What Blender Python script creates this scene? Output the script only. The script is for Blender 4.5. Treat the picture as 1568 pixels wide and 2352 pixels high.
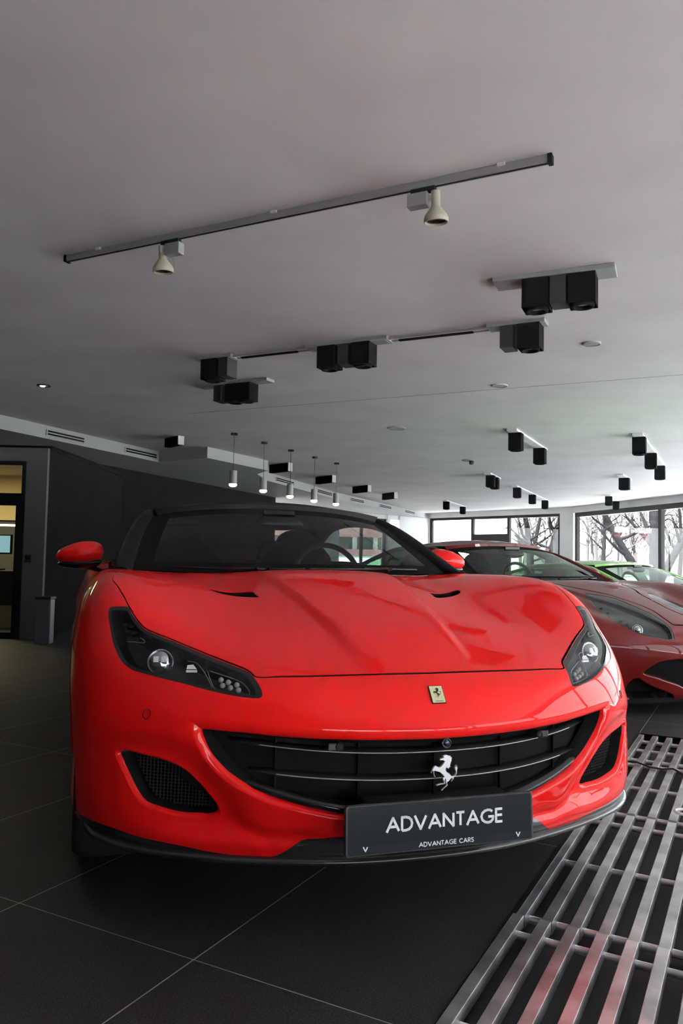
import bpy, bmesh, math, random
import numpy as np
from mathutils import Vector, Matrix
from mathutils.geometry import delaunay_2d_cdt, tessellate_polygon
from math import sin, cos, atan, atan2, radians, pi
random.seed(4)
for o in list(bpy.data.objects): bpy.data.objects.remove(o)
SC = bpy.context.scene; COL = SC.collection

# ------------------------------------------------------------------ camera
CX, CY, FPX = 784., 1176., 1800.
ROLL = radians(1.15); PITCH = atan((1276-CY)*cos(ROLL)/FPX)
FW = np.array([0, cos(PITCH), sin(PITCH)]); HV = np.array([1., 0, 0]); U0 = np.array([0, -sin(PITCH), cos(PITCH)])
RT = cos(ROLL)*HV+sin(ROLL)*U0; UP = -sin(ROLL)*HV+cos(ROLL)*U0
CAM = np.array([0, 0, 1.02])
cam = bpy.data.objects.new('camera', bpy.data.cameras.new('camera')); COL.objects.link(cam)
cam.data.sensor_fit = 'HORIZONTAL'; cam.data.sensor_width = 23.5; cam.data.lens = FPX/1568*23.5
cam.data.clip_start = .05; cam.data.clip_end = 600
cam.matrix_world = Matrix(((RT[0], UP[0], -FW[0], CAM[0]), (RT[1], UP[1], -FW[1], CAM[1]), (RT[2], UP[2], -FW[2], CAM[2]), (0, 0, 0, 1)))
SC.camera = cam
# ------------------------------------------------------------------ world and exposure
SC.view_settings.view_transform = 'Standard'; SC.view_settings.look = 'None'
SC.view_settings.gamma = 1.0; SC.view_settings.use_curve_mapping = False
SC.view_settings.exposure = 0.22
SKY = 4.5
w = bpy.data.worlds.new('sky'); SC.world = w; w.use_nodes = True
nt = w.node_tree; bg = nt.nodes['Background']
tc = nt.nodes.new('ShaderNodeTexCoord'); sp = nt.nodes.new('ShaderNodeSeparateXYZ'); cr = nt.nodes.new('ShaderNodeValToRGB')
nt.links.new(tc.outputs['Generated'], sp.inputs[0]); nt.links.new(sp.outputs['Z'], cr.inputs[0]); nt.links.new(cr.outputs[0], bg.inputs[0])
cr.color_ramp.elements[0].position = 0.0; cr.color_ramp.elements[0].color = (1, 1, 1, 1)
cr.color_ramp.elements[1].position = 1.0; cr.color_ramp.elements[1].color = (.82, .90, 1, 1)
bg.inputs[1].default_value = SKY

bounce_sun = bpy.data.lights.new('bounce_sun', 'SUN'); bounce_sun.energy = 165; bounce_sun.angle = radians(2); bounce_sun.color = (1, .97, .92)  # added sun: lights the ground outside for bounce onto the ceiling
so = bpy.data.objects.new('bounce_sun', bounce_sun); COL.objects.link(so); so.rotation_euler = Vector((.30, .35, -.89)).to_track_quat('-Z', 'Y').to_euler()

def portal(name, loc, rotz, sx, sy):
    l = bpy.data.lights.new(name, 'AREA'); l.shape = 'RECTANGLE'; l.size = sx; l.size_y = sy
    l.cycles.is_portal = True
    o = bpy.data.objects.new(name, l); COL.objects.link(o); o.location = loc
    o.rotation_euler = (pi/2, 0, rotz)
    return o

# ------------------------------------------------------------------ helpers
def ray(px, py): return FW+RT*(px-CX)/FPX-UP*(py-CY)/FPX
def onz(px, py, z):
    r = ray(px, py); return CAM+r*(z-CAM[2])/r[2]
def ondepth(px, py, d):
    r = ray(px, py); return CAM+r*d/r[1]
def tag(o, label=None, cat=None, group=None, kind=None):
    if label: o['label'] = label
    if cat: o['category'] = cat
    if group: o['group'] = group
    if kind: o['kind'] = kind
    return o
def thing(name, label, cat, loc=(0, 0, 0), rz=0, group=None):
    o = bpy.data.objects.new(name, None); COL.objects.link(o); o.empty_display_size = .1
    o.location = loc; o.rotation_euler = (0, 0, rz); return tag(o, label, cat, group)
def copy_tree(o, parent=None):
    c = o.copy(); COL.objects.link(c); c.parent = parent
    for ch in list(o.children): copy_tree(ch, c)
    return c

class MB:
    def __init__(s): s.v = []; s.f = []; s.m = []; s.sm = []
    def add(s, V, F, mi=0, smooth=False):
        b = len(s.v); s.v += [tuple(map(float, p)) for p in V]; s.f += [tuple(b+i for i in f) for f in F]
        s.m += [mi]*len(F); s.sm += [smooth]*len(F); return s
    def box(s, c, d, rz=0, mi=0, ax=None):
        c = np.array(c, float); X, Y, Z = (np.array([cos(rz), sin(rz), 0]), np.array([-sin(rz), cos(rz), 0]), np.array([0, 0, 1.])) if ax is None else ax
        V = [c+X*d[0]/2*i+Y*d[1]/2*j+Z*d[2]/2*k for i in (-1, 1) for j in (-1, 1) for k in (-1, 1)]
        return s.add(V, [(0, 1, 3, 2), (4, 6, 7, 5), (0, 4, 5, 1), (2, 3, 7, 6), (0, 2, 6, 4), (1, 5, 7, 3)], mi)
    def cyl(s, a, b, r0, r1=None, n=16, mi=0, cap=True, smooth=True):
        r1 = r0 if r1 is None else r1
        a = np.array(a, float); b = np.array(b, float); t = b-a; t = t/np.linalg.norm(t)
        x = np.cross(t, [0, 0, 1.] if abs(t[2]) < .9 else [1., 0, 0]); x /= np.linalg.norm(x); y = np.cross(t, x)
        ring = lambda c, r: [c+(x*cos(2*pi*i/n)+y*sin(2*pi*i/n))*r for i in range(n)]
        s.add(ring(a, r0)+ring(b, r1), [(i, i+n, (i+1) % n+n, (i+1) % n) for i in range(n)], mi, smooth)
        if cap:
            s.add(ring(a, r0), [tuple(range(n))], mi); s.add(ring(b, r1), [tuple(reversed(range(n)))], mi)
        return s
    def lathe(s, c, prof, n=24, mi=0, axis=(0, 0, 1)):
        c = np.array(c, float); t = np.array(axis, float); t /= np.linalg.norm(t)
        x = np.cross(t, [0, 0, 1.] if abs(t[2]) < .9 else [1., 0, 0]); x /= np.linalg.norm(x); y = np.cross(t, x)
        V = [c+t*h+(x*cos(2*pi*i/n)+y*sin(2*pi*i/n))*r for r, h in prof for i in range(n)]
        F = [(k*n+i, k*n+(i+1) % n, (k+1)*n+(i+1) % n, (k+1)*n+i) for k in range(len(prof)-1) for i in range(n)]
        return s.add(V, F, mi, True)
    def tube(s, pts, rad, n=8, mi=0, cap=True, flat=1.0):
        pts = [np.array(p, float) for p in pts]; rad = rad if hasattr(rad, '__len__') else [rad]*len(pts)
        V = []; pu = None
        for i, p in enumerate(pts):
            t = pts[min(i+1, len(pts)-1)]-pts[max(i-1, 0)]; t = t/np.linalg.norm(t)
            ref = np.array([0, 0, 1.]) if abs(t[2]) < .95 else np.array([1., 0, 0])
            x = np.cross(t, ref) if pu is None else pu-t*(pu@t); x /= np.linalg.norm(x); pu = x; y = np.cross(t, x)
            V += [p+(x*cos(2*pi*k/n)+y*sin(2*pi*k/n)*flat)*rad[i] for k in range(n)]
        F = [(i*n+k, i*n+(k+1) % n, (i+1)*n+(k+1) % n, (i+1)*n+k) for i in range(len(pts)-1) for k in range(n)]
        s.add(V, F, mi, True)
        if cap: s.add(V[:n], [tuple(range(n))], mi); s.add(V[-n:], [tuple(reversed(range(n)))], mi)
        return s
    def grid(s, P, mi=0, closed=False):
        P = np.asarray(P, float); a, b = P.shape[:2]
        F = [(i*b+j, i*b+(j+1) % b, (i+1)*b+(j+1) % b, (i+1)*b+j) for i in range(a-1) for j in range(b if closed else b-1)]
        return s.add(P.reshape(-1, 3), F, mi, True)
    def ell(s, c, r, n=20, m=12, mi=0, ax=None, zmin=-1.0):
        ph = np.linspace(-pi/2 if zmin <= -1 else math.asin(zmin), pi/2, m); th = np.linspace(0, 2*pi, n, endpoint=False)
        A = np.eye(3) if ax is None else np.array(ax)
        P = [[np.array(c)+A.T@(np.array([cos(a)*cos(t)*r[0], cos(a)*sin(t)*r[1], sin(a)*r[2]])) for t in th] for a in ph]
        return s.grid(P, mi, True)
    def build(s, name, mats, parent=None, bevel=0, fixn=True):
        me = bpy.data.meshes.new(name); me.from_pydata(s.v, [], s.f)
        mats = mats if isinstance(mats, (list, tuple)) else [mats]
        for m in mats: me.materials.append(m)
        me.polygons.foreach_set('material_index', s.m); me.polygons.foreach_set('use_smooth', s.sm)
        if fixn:
            bm = bmesh.new(); bm.from_mesh(me); bmesh.ops.recalc_face_normals(bm, faces=bm.faces); bm.to_mesh(me); bm.free()
        me.update(); o = bpy.data.objects.new(name, me); COL.objects.link(o)
        if parent: o.parent = parent
        if bevel:
            b = o.modifiers.new('b', 'BEVEL'); b.width = bevel; b.segments = 2; b.limit_method = 'ANGLE'
        return o

def mat(name, col, rough=.5, metal=0, coat=0, spec=.5, emit=None, es=0, coat_rough=.03):
    m = bpy.data.materials.new(name); m.use_nodes = True; p = m.node_tree.nodes['Principled BSDF']
    p.inputs['Base Color'].default_value = (*col, 1); p.inputs['Roughness'].default_value = rough; p.inputs['Metallic'].default_value = metal
    p.inputs['Coat Weight'].default_value = coat; p.inputs['Coat Roughness'].default_value = coat_rough; p.inputs['Specular IOR Level'].default_value = spec
    if emit: p.inputs['Emission Color'].default_value = (*emit, 1); p.inputs['Emission Strength'].default_value = es
    return m
def noisy(m, c1, c2, scale, rough=None, detail=4, bump=0, lo=.35, hi=.65):
    t = m.node_tree; p = t.nodes['Principled BSDF']; n = t.nodes.new('ShaderNodeTexNoise'); r = t.nodes.new('ShaderNodeValToRGB'); c = t.nodes.new('ShaderNodeTexCoord')
    n.inputs['Scale'].default_value = scale; n.inputs['Detail'].default_value = detail
    r.color_ramp.elements[0].color = (*c1, 1); r.color_ramp.elements[1].color = (*c2, 1); r.color_ramp.elements[0].position = lo; r.color_ramp.elements[1].position = hi
    t.links.new(c.outputs['Object'], n.inputs['Vector']); t.links.new(n.outputs['Fac'], r.inputs[0]); t.links.new(r.outputs[0], p.inputs['Base Color'])
    if rough:
        q = t.nodes.new('ShaderNodeMapRange'); q.inputs['To Min'].default_value = rough[0]; q.inputs['To Max'].default_value = rough[1]
        t.links.new(n.outputs['Fac'], q.inputs[0]); t.links.new(q.outputs[0], p.inputs['Roughness'])
    if bump:
        b = t.nodes.new('ShaderNodeBump'); b.inputs['Strength'].default_value = bump; b.inputs['Distance'].default_value = .01
        t.links.new(n.outputs['Fac'], b.inputs['Height']); t.links.new(b.outputs[0], p.inputs['Normal'])
    return m
def glass(name, tint=(.8, .85, .82), ior=1.5, rough=0):
    m = bpy.data.materials.new(name); m.use_nodes = True; t = m.node_tree; t.nodes.clear()
    o = t.nodes.new('ShaderNodeOutputMaterial'); mx = t.nodes.new('ShaderNodeMixShader'); tr = t.nodes.new('ShaderNodeBsdfTransparent'); gl = t.nodes.new('ShaderNodeBsdfGlossy'); lw = t.nodes.new('ShaderNodeLayerWeight'); pw = t.nodes.new('ShaderNodeMath'); fr = t.nodes.new('ShaderNodeMapRange')
    f0 = ((ior-1)/(ior+1))**2; lw.inputs[0].default_value = .5; pw.operation = 'POWER'; pw.inputs[1].default_value = 5
    t.links.new(lw.outputs['Facing'], pw.inputs[0]); t.links.new(pw.outputs[0], fr.inputs[0]); fr.inputs['To Min'].default_value = f0; fr.inputs['To Max'].default_value = .9
    tr.inputs[0].default_value = (*tint, 1); gl.inputs['Roughness'].default_value = rough; gl.inputs[0].default_value = (1, 1, 1, 1)
    t.links.new(fr.outputs[0], mx.inputs[0]); t.links.new(tr.outputs[0], mx.inputs[1]); t.links.new(gl.outputs[0], mx.inputs[2]); t.links.new(mx.outputs[0], o.inputs[0])
    return m

M = {}
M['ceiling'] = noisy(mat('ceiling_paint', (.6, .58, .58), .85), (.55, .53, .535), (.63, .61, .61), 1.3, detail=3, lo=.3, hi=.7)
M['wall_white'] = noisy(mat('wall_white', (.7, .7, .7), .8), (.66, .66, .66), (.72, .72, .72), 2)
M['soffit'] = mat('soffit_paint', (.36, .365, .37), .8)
M['wall_dark'] = noisy(mat('wall_dark', (.012, .012, .012), .95, spec=.02), (.011, .011, .011), (.014, .014, .014), 3)
M['wall_grey'] = mat('office_grey', (.10, .10, .105), .8)
M['wall_dim'] = mat('wall_grey', (.12, .12, .12), .8)
M['frame_black'] = mat('frame_black', (.006, .006, .006), .5, spec=.25)
M['black'] = mat('black_plastic', (.02, .02, .021), .5)
M['blackmat'] = mat('black_matte', (.0075, .0075, .0075), .85, spec=.08)
M['lampblack'] = mat('lamp_black', (.006, .006, .006), .9, spec=.02)
M['lampgrey'] = mat('lamp_grey', (.02, .02, .021), .6, spec=.1)
M['alu'] = mat('aluminium', (.45, .45, .46), .45, .6)
M['trackgrey'] = mat('track_grey', (.27, .27, .28), .5, .2)
M['cream'] = mat('cream_lamp', (.42, .40, .30), .5)
M['chrome'] = mat('chrome', (.85, .86, .88), .12, 1)
M['silver'] = mat('satin_silver', (.82, .83, .86), .35, .6)
M['paint'] = mat('red_paint', (.80, .008, .007), .5, 0, .65, spec=.05, coat_rough=.02)
M['paint_shaded'] = mat('shaded_red_paint', (.11, .003, .003), .45, .0, .55, spec=.1, coat_rough=.02)  # shade on the second car is put into this red
M['paint3'] = mat('green_paint', (.25, .62, .10), .35, 0, 1.0, coat_rough=.02)
M['gloss'] = mat('gloss_black', (.010, .010, .011), .12)
M['carbon'] = mat('carbon', (.02, .02, .022), .25, 0, .6)
M['rubber'] = mat('rubber', (.015, .015, .015), .75)
M['lens'] = glass('clear_lens', (.93, .95, .95), 1.33)
M['wsglass'] = glass('windscreen_glass', (.42, .50, .46), 1.25)
M['ws2'] = glass('windscreen_glass_green', (.50, .62, .54), 1.6)
M['pane'] = glass('window_pane', (.96, .98, .98), 1.45)
M['optic'] = mat('optic', (.75, .78, .82), .05, 1)
M['lamplens'] = mat('lamp_lens', (.75, .78, .82), .15, .3)
M['led'] = mat('led_dot', (.45, .42, .40), .3)
M['plate'] = mat('plate_black', (.009, .010, .013), .35, spec=.15)
M['platebar'] = mat('plate_strip', (.013, .015, .024), .35, spec=.15)
M['white'] = mat('white_print', (.97, .97, .97), .5)
M['yellow'] = mat('badge_yellow', (.80, .74, .42), .35, 0, .5)
M['leather'] = mat('black_leather', (.008, .008, .008), .7, spec=.1)
M['tan'] = mat('tan_patch', (.45, .24, .12), .6)
M['steel'] = noisy(mat('grate_steel', (.5, .5, .5), .4, .85), (.48, .48, .49), (.85, .85, .86), 9, rough=(.22, .45), detail=6)
M['steel2'] = noisy(mat('rod_steel', (.5, .5, .5), .4, .7), (.6, .6, .61), (.85, .85, .85), 14, rough=(.3, .5))
M['pit'] = mat('pit_black', (.012, .012, .012), .9, spec=.1)
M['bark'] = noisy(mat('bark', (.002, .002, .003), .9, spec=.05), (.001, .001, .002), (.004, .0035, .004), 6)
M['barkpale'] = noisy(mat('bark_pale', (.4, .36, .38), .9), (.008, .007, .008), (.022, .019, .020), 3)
M['ground'] = noisy(mat('bounce_paving', (.8, .8, .78), .9), (.70, .74, .80), (.78, .81, .86), .4)
M['dark_ground'] = noisy(mat('outside_ground', (.06, .06, .06), .9), (.045, .045, .045), (.07, .07, .065), .4)
M['pendant'] = mat('pendant_grey', (.35, .36, .34), .5, .3)
M['glow'] = mat('lamp_glow', (1, .95, .8), .5, emit=(1, .90, .62), es=9)
M['warm'] = mat('warm_wall', (.75, .62, .35), .8)
M['beige'] = mat('beige_panel', (.45, .40, .24), .7)
M['pink'] = mat('pink_fascia', (.55, .26, .30), .7)
M['red2'] = mat('red_fascia', (.6, .08, .12), .6)

def floor_mat():
    m = mat('floor_tiles', (.02, .02, .02), .55, spec=.3); t = m.node_tree; p = t.nodes['Principled BSDF']
    c = t.nodes.new('ShaderNodeTexCoord'); s = t.nodes.new('ShaderNodeSeparateXYZ'); t.links.new(c.outputs['Object'], s.inputs[0])
    def ab(k, off, width, per):
        a = t.nodes.new('ShaderNodeMath'); a.operation = 'SUBTRACT'; a.inputs[1].default_value = off; t.links.new(s.outputs[k], a.inputs[0])
        b = t.nodes.new('ShaderNodeMath'); b.operation = 'PINGPONG'; b.inputs[1].default_value = per/2; t.links.new(a.outputs[0], b.inputs[0])
        d = t.nodes.new('ShaderNodeMath'); d.operation = 'LESS_THAN'; d.inputs[1].default_value = width/2; t.links.new(b.outputs[0], d.inputs[0]); return d
    g1 = ab('X', -1.256, .0035, .632); g2 = ab('Y', 1.628, .0028, 1.264)
    mx = t.nodes.new('ShaderNodeMath'); mx.operation = 'MAXIMUM'; t.links.new(g1.outputs[0], mx.inputs[0]); t.links.new(g2.outputs[0], mx.inputs[1])
    n = t.nodes.new('ShaderNodeTexNoise'); n.inputs['Scale'].default_value = 260; n.inputs['Detail'].default_value = 2; t.links.new(c.outputs['Object'], n.inputs['Vector'])
    r = t.nodes.new('ShaderNodeValToRGB'); t.links.new(n.outputs['Fac'], r.inputs[0])
    r.color_ramp.elements[0].position = .5; r.color_ramp.elements[0].color = (.020, .020, .021, 1); r.color_ramp.elements[1].position = .78; r.color_ramp.elements[1].color = (.10, .10, .105, 1)
    q = t.nodes.new('ShaderNodeMix'); q.data_type = 'RGBA'; q.inputs[7].default_value = (.42, .41, .38, 1)
    t.links.new(mx.outputs[0], q.inputs[0]); t.links.new(r.outputs[0], q.inputs[6]); t.links.new(q.outputs[2], p.inputs['Base Color'])
    b = t.nodes.new('ShaderNodeBump'); b.inputs['Strength'].default_value = .25; b.inputs['Distance'].default_value = .002
    t.links.new(n.outputs['Fac'], b.inputs['Height']); t.links.new(b.outputs[0], p.inputs['Normal']); return m
M['floor'] = floor_mat()

# ------------------------------------------------------------------ the room
BD = radians(27.9); bv = np.array([sin(BD), cos(BD), 0]); av = np.array([cos(BD), -sin(BD), 0])   # along / across the grate
def st(s, t, z=0): return av*s+bv*t+np.array([0, 0, z])
H = 2.8
S_L, S_R, T_0, T_1 = -.628, 1.35, 1.16, 5.02
def struct(name, mb, m, parent=None, **k):
    o = mb.build(name, m, parent, **k)
    if parent is None: o['kind'] = 'structure'
    return o
# floor slab = room outline with the grate pit cut out
fo = [(-9.1, -1.8), (5.3, -1.8), (6.7, 8.0), (9.37, 19.5), (7.95, 26.4), (3.6, 32.2), (-3.6, 24.7), (-9.1, 13.2)]
pit = [st(S_L, T_0), st(S_R, T_0), st(S_R, T_1), st(S_L, T_1)]
rot = lambda p: (p[0]*cos(BD)-p[1]*sin(BD), p[0]*sin(BD)+p[1]*cos(BD))   # world -> floor axes
o2 = [rot(p) for p in fo]; i2 = [rot(p) for p in pit]
vs_, es_, fs_, *_r = delaunay_2d_cdt([Vector(p) for p in o2+i2], [(i, (i+1) % 8) for i in range(8)]+[(8+i, 8+(i+1) % 4) for i in range(4)], [], 1, 1e-5)
tf = [tuple(f) for f in fs_ if not (S_L < sum(vs_[k].x for k in f)/3 < S_R and T_0 < sum(vs_[k].y for k in f)/3 < T_1)]
mb = MB().add([(p.x, p.y, 0) for p in vs_], tf); mb.add([(p[0], p[1], z) for z in (0, -.04) for p in o2], [(i, (i+1) % 8, 8+(i+1) % 8, 8+i) for i in range(8)])
fl = struct('floor', mb, M['floor']); fl.rotation_euler = (0, 0, -BD)
mb = MB(); cs, ct = (S_L+S_R)/2, (T_0+T_1)/2
mb.box((cs, ct, -.42), (S_R-S_L+.1, T_1-T_0+.1, .04))
for a, b, c, d in ((S_L-.025, ct, .05, T_1-T_0), (S_R+.025, ct, .05, T_1-T_0), (cs, T_0-.025, S_R-S_L, .05), (cs, T_1+.025, S_R-S_L, .05)): mb.box((a, b, -.22), (c, d, .36))
o = struct('trim_pit', mb, M['pit']); o.rotation_euler = (0, 0, -BD)
mb = MB(); mb.box((S_L+.004, ct, -.012), (.012, T_1-T_0, .03)); o = struct('trim_grate_edge', mb, M['frame_black']); o.rotation_euler = (0, 0, -BD)
cp = [(-9.1, -1.8), (5.3, -1.8), (6.7, 8.0), (9.37, 19.5), (7.95, 26.4), (3.6, 32.2), (-3.6, 24.7), (-9.1, 13.2)]; nc = len(cp)
mb = MB().add([(x, y, H) for x, y in cp]+[(x, y, H+.12) for x, y in cp], [tuple(range(nc)), tuple(range(2*nc-1, nc-1, -1))]+[(i, (i+1) % nc, nc+(i+1) % nc, nc+i) for i in range(nc)])
struct('ceiling', mb, M['ceiling'])

def wall_seg(mb, a, b, z0, z1, th=.2, mi=0):
    a = np.array(a, float); b = np.array(b, float); d = b-a; L = np.hypot(*d); mb.box(((a+b)[0]/2, (a+b)[1]/2, (z0+z1)/2), (L, th, z1-z0), atan2(d[1], d[0]), mi)
def lerp(a, b, t): return (a[0]+(b[0]-a[0])*t, a[1]+(b[1]-a[1])*t)
WH = 2.6
def add_portal(a, b, z0, z1, inward):
    d = np.array(b)-np.array(a); L = np.hypot(*d); c = (np.array(a)+np.array(b))/2
    # area light looks along local -Z ; rotation (pi/2,0,rz) makes -Z -> horizontal direction
    rz = atan2(inward[1], inward[0])-pi/2
    portal('daylight_portal', (c[0]-inward[0]*.15, c[1]-inward[1]*.15, (z0+z1)/2), rz, L, z1-z0)
def window(n, a, b, ts, inward, z0=.02, z1=WH, fr=.1):
    """glazed run between a and b with mullions at fractions ts"""
    d = np.array(b)-np.array(a); L = np.hypot(*d); rz = atan2(d[1], d[0])
    mb = MB(); wall_seg(mb, a, b, z1-fr, z1, .12); wall_seg(mb, a, b, z0, z0+fr, .12)
    for t in [0]+list(ts)+[1]:
        p = lerp(a, b, min(max(t, fr/2/L), 1-fr/2/L)); mb.box((p[0], p[1], (z0+z1)/2), (fr, .11, z1-z0-.01), rz)
    f = struct('window_%d' % n, mb, M['frame_black'])
    g = MB(); wall_seg(g, a, b, z0+fr, z1-fr, .012); g.build('pane', M['pane'], f)
    add_portal(a, b, z0, z1, inward)
    return f
# right glazed wall; its unseen near runs are set closer for their light
R0 = (7.845, 26.30); kx = -.2095
def rw(Y): return (R0[0]+kx*(Y-R0[1]), Y)
W2, W3 = (6.6, 8.0), (5.2, -1.7)
mb = MB(); wall_seg(mb, rw(26.3), rw(19.5), WH, H); wall_seg(mb, rw(19.5), W2, WH, H); wall_seg(mb, W2, W3, WH, H); struct('wall_right', mb, M['wall_white'])
window(1, rw(26.2), rw(19.5), [(26.2-21.6)/6.7], np.array([-.98, -.2]), fr=.14)
window(6, rw(19.45), W2, (.25, .5, .75), np.array([-.976, .22]), fr=.12)
window(7, (6.59, 7.95), W3, (.25, .5, .75), np.array([-.99, .14]), fr=.12)
# far wall
F0, F1 = (3.53, 32.05), R0
mb = MB(); wall_seg(mb, F0, F1, WH, H); wall_seg(mb, lerp(F0, F1, .925), F1, 0, H, .21); wall_seg(mb, F0, lerp(F0, F1, .03), 0, H, .21); struct('wall_far', mb, M['wall_white'])
wf = window(2, lerp(F0, F1, .03), lerp(F0, F1, .925), (.36, .64), np.array([-.7, -.7]))
mb = MB(); wall_seg(mb, lerp(F0, F1, .36), lerp(F0, F1, .61), .1, 1.93, .08); mb.build('lower_panel', M['frame_black'], wf)
# back wall behind the camera: unseen, its low window shaped to light the ceiling
B0, B1 = (.4, -1.7), (4.9, -1.7)
mb = MB(); wall_seg(mb, (-9, -1.7), B0, 0, H); wall_seg(mb, B0, B1, 0.95, H); struct('wall_back', mb, M['wall_dim'])
window(3, B0, B1, (.33, .67), np.array([0, 1.]), z0=.02, z1=.95, fr=.05)
mb = MB(); wall_seg(mb, (-9, -1.7), (-9, 13), 0, H); struct('wall_left', mb, M['wall_dark'])
# dark partition on the left
mb = MB()
for a, b in (((-9, 13.0), (-4.6, 14.2)), ((-4.6, 14.2), (-3.6, 17.2)), ((-3.6, 17.2), (-1.95, 22.0))): wall_seg(mb, a, b, 0, H)
struct('wall_partition', mb, M['wall_dark'])
# glazed rear left wall, seen through the windscreen
G0, G1 = (-3.4, 24.5), (3.53, 32.05)
def onwall(px):   # fraction along G0-G1 for a pixel column
    k = (px-784)/1800; d = (G1[0]-G0[0], G1[1]-G0[1]); return (k*G0[1]-G0[0])/(d[0]-k*d[1])
mb = MB(); wall_seg(mb, G0, G1, WH-.15, H, .2)
pf = [onwall(q) for q in (728, 773, 884, 890, 912, 950)]
wall_seg(mb, lerp(G0, G1, pf[0]), lerp(G0, G1, pf[1]), 0, WH, .3); wall_seg(mb, lerp(G0, G1, pf[2]), lerp(G0, G1, pf[3]), 0, WH, .3)
wall_seg(mb, lerp(G0, G1, pf[3]), lerp(G0, G1, pf[4]), 0, 2.0, .3); wall_seg(mb, lerp(G0, G1, pf[4]), lerp(G0, G1, .99), 0, WH, .3)
struct('wall_rear', mb, M['wall_white'])
window(4, G0, lerp(G0, G1, pf[0]), (.35, .7), np.array([.7, -.7]), z1=WH-.15, fr=.06)
window(5, lerp(G0, G1, pf[1]), lerp(G0, G1, pf[2]), (.5,), np.array([.7, -.7]), z1=WH-.15, fr=.06)

# soffit with vents
SP = [(-6.6, 4.8), (-4.56, 10.33), (-3.26, 13.84), (-2.27, 13.08), (-1.415, 14.88), (-1.70, 15.6), (-1.62, 16.95), (-.207, 21.97), (3.53, 32.05)]
back = [(3.0, 33.5), (-3.9, 25.6), (-8.9, 14.0), (-8.9, 4.8)]
poly = SP+back; n = len(poly); zb = 2.61
V = [(x, y, zb) for x, y in poly]+[(x, y, H-.001) for x, y in poly]
tri = tessellate_polygon([[Vector((x, y, 0)) for x, y in poly]])
Fc = [tuple(t) for t in tri]+[(i, (i+1) % n, n+(i+1) % n, n+i) for i in range(n)]
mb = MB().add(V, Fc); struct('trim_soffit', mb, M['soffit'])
vg = 'slotted air vents along the white ceiling soffit'
def vent(a, b, k0, k1, label, z0=2.655, z1=2.745):
    p, q = lerp(a, b, k0), lerp(a, b, k1); d = np.array(q)-np.array(p); L = np.hypot(*d); u = d/L; nrm = np.array([u[1], -u[0]])
    t = thing('air_vent', label, 'air vent', (p[0]+nrm[0]*.004, p[1]+nrm[1]*.004, z0), atan2(u[1], u[0]), vg)
    f = MB(); f.box((L/2, -.004, (z1-z0)/2), (L, .012, z1-z0)); f.build('vent_frame', M['soffit'], t)
    for k in (0, 1):
        s = MB(); s.box((L/2, -.009, (z1-z0)*(.27+.46*k)), (L*.94, .008, (z1-z0)*.27)); s.build('slot', M['blackmat'], t)
def frac(a, b, px):
    k = (px-784)/1800; d = (b[0]-a[0], b[1]-a[1]); return (k*a[1]-a[0])/(d[0]-k*d[1])
a, b = SP[1], SP[2]
for p0, p1, lb in ((97, 187, 'slotted vent nearest the left edge of the photo'), (280, 355, 'slotted vent second from left, just before the soffit steps out')): vent(a, b, frac(a, b, p0), frac(a, b, p1), lb+', on the white soffit')
a, b = SP[6], SP[7]
for p0, p1, lb in ((630, 673, 'slotted vent on the white soffit behind the second hanging lamp'), (726, 761, 'slotted vent on the white soffit behind the last hanging lamp')): vent(a, b, frac(a, b, p0), frac(a, b, p1), lb)
a, b = SP[7], SP[8]
for p0, p1, lb in ((804, 835, 'slotted vent on the far soffit, third from its far end'), (871, 898, 'slotted vent on the far soffit, second from its far end'), (930, 952, 'slotted vent at the far end of the soffit beside the white pier')): vent(a, b, frac(a, b, p0), frac(a, b, p1), lb)

# office booth on the left with a lit glazed door
OY = 9.0
def oX(px): return (px-784)/1800*OY
mb = MB()
mb.box((oX(56)*.5+oX(104)*.5, OY+.03, 1.095), (oX(104)-oX(56), .06, 2.19)); mb.box(((-8.9+oX(56))/2, OY+.03, 2.11), (oX(56)+8.9, .06, .16))
struct('wall_office', mb, M['wall_grey'])
mb = MB(); mb.box((oX(100)-.05, OY+1.62, 1.09), (.1, 3.1, 2.17)); mb.box(((-8.9+oX(104))/2, OY+1.75, 2.22), (oX(104)+8.9-.1, 3.0, .06)); struct('wall_office_side', mb, M['wall_dark'])
mb = MB(); mb.box((-6.3, OY+3.1, .72), (5.3, .1, 1.44)); struct('wall_office_back', mb, M['wall_grey'])
mb = MB(); mb.box((-6.3, OY+3.1, 1.82), (5.3, .1, .72)); mb.box((-6.3, OY+1.6, 2.16), (5.2, 3.0, .02)); struct('wall_office_inner', mb, M['warm'])
mb = MB(); x1 = oX(56); x2 = oX(48); x3 = oX(37)
for (xa, xb, za, zb2) in ((x2, x1, 0, 2.03), (-8.9, x2, 1.985, 2.03), (-8.9, x2, 1.52, 1.66), (-8.9, x2, 0, .07), (x3, x2, .07, 1.52), (-6.0, -5.85, .07, 1.985)):
    mb.box(((xa+xb)/2, OY+.02, (za+zb2)/2), (xb-xa, .08, zb2-za))
d = struct('door_1', mb, M['frame_black'])
g = MB(); g.box(((-8.9+x2)/2, OY+.03, 1.02), (8.9+x2, .01, 1.9)); g.build('pane', M['pane'], d)
L = bpy.data.lights.new('office_light', 'AREA'); L.size = 1.0; L.energy = 45; L.color = (1, .82, .42)
o = bpy.data.objects.new('office_light', L); COL.objects.link(o); o.location = (-5.4, OY+1.5, 2.12)
t = thing('office_cabinet', 'beige low cabinet with a dark top behind the lit office door', 'cabinet', (-4.65, OY+1.3, 0))
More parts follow.
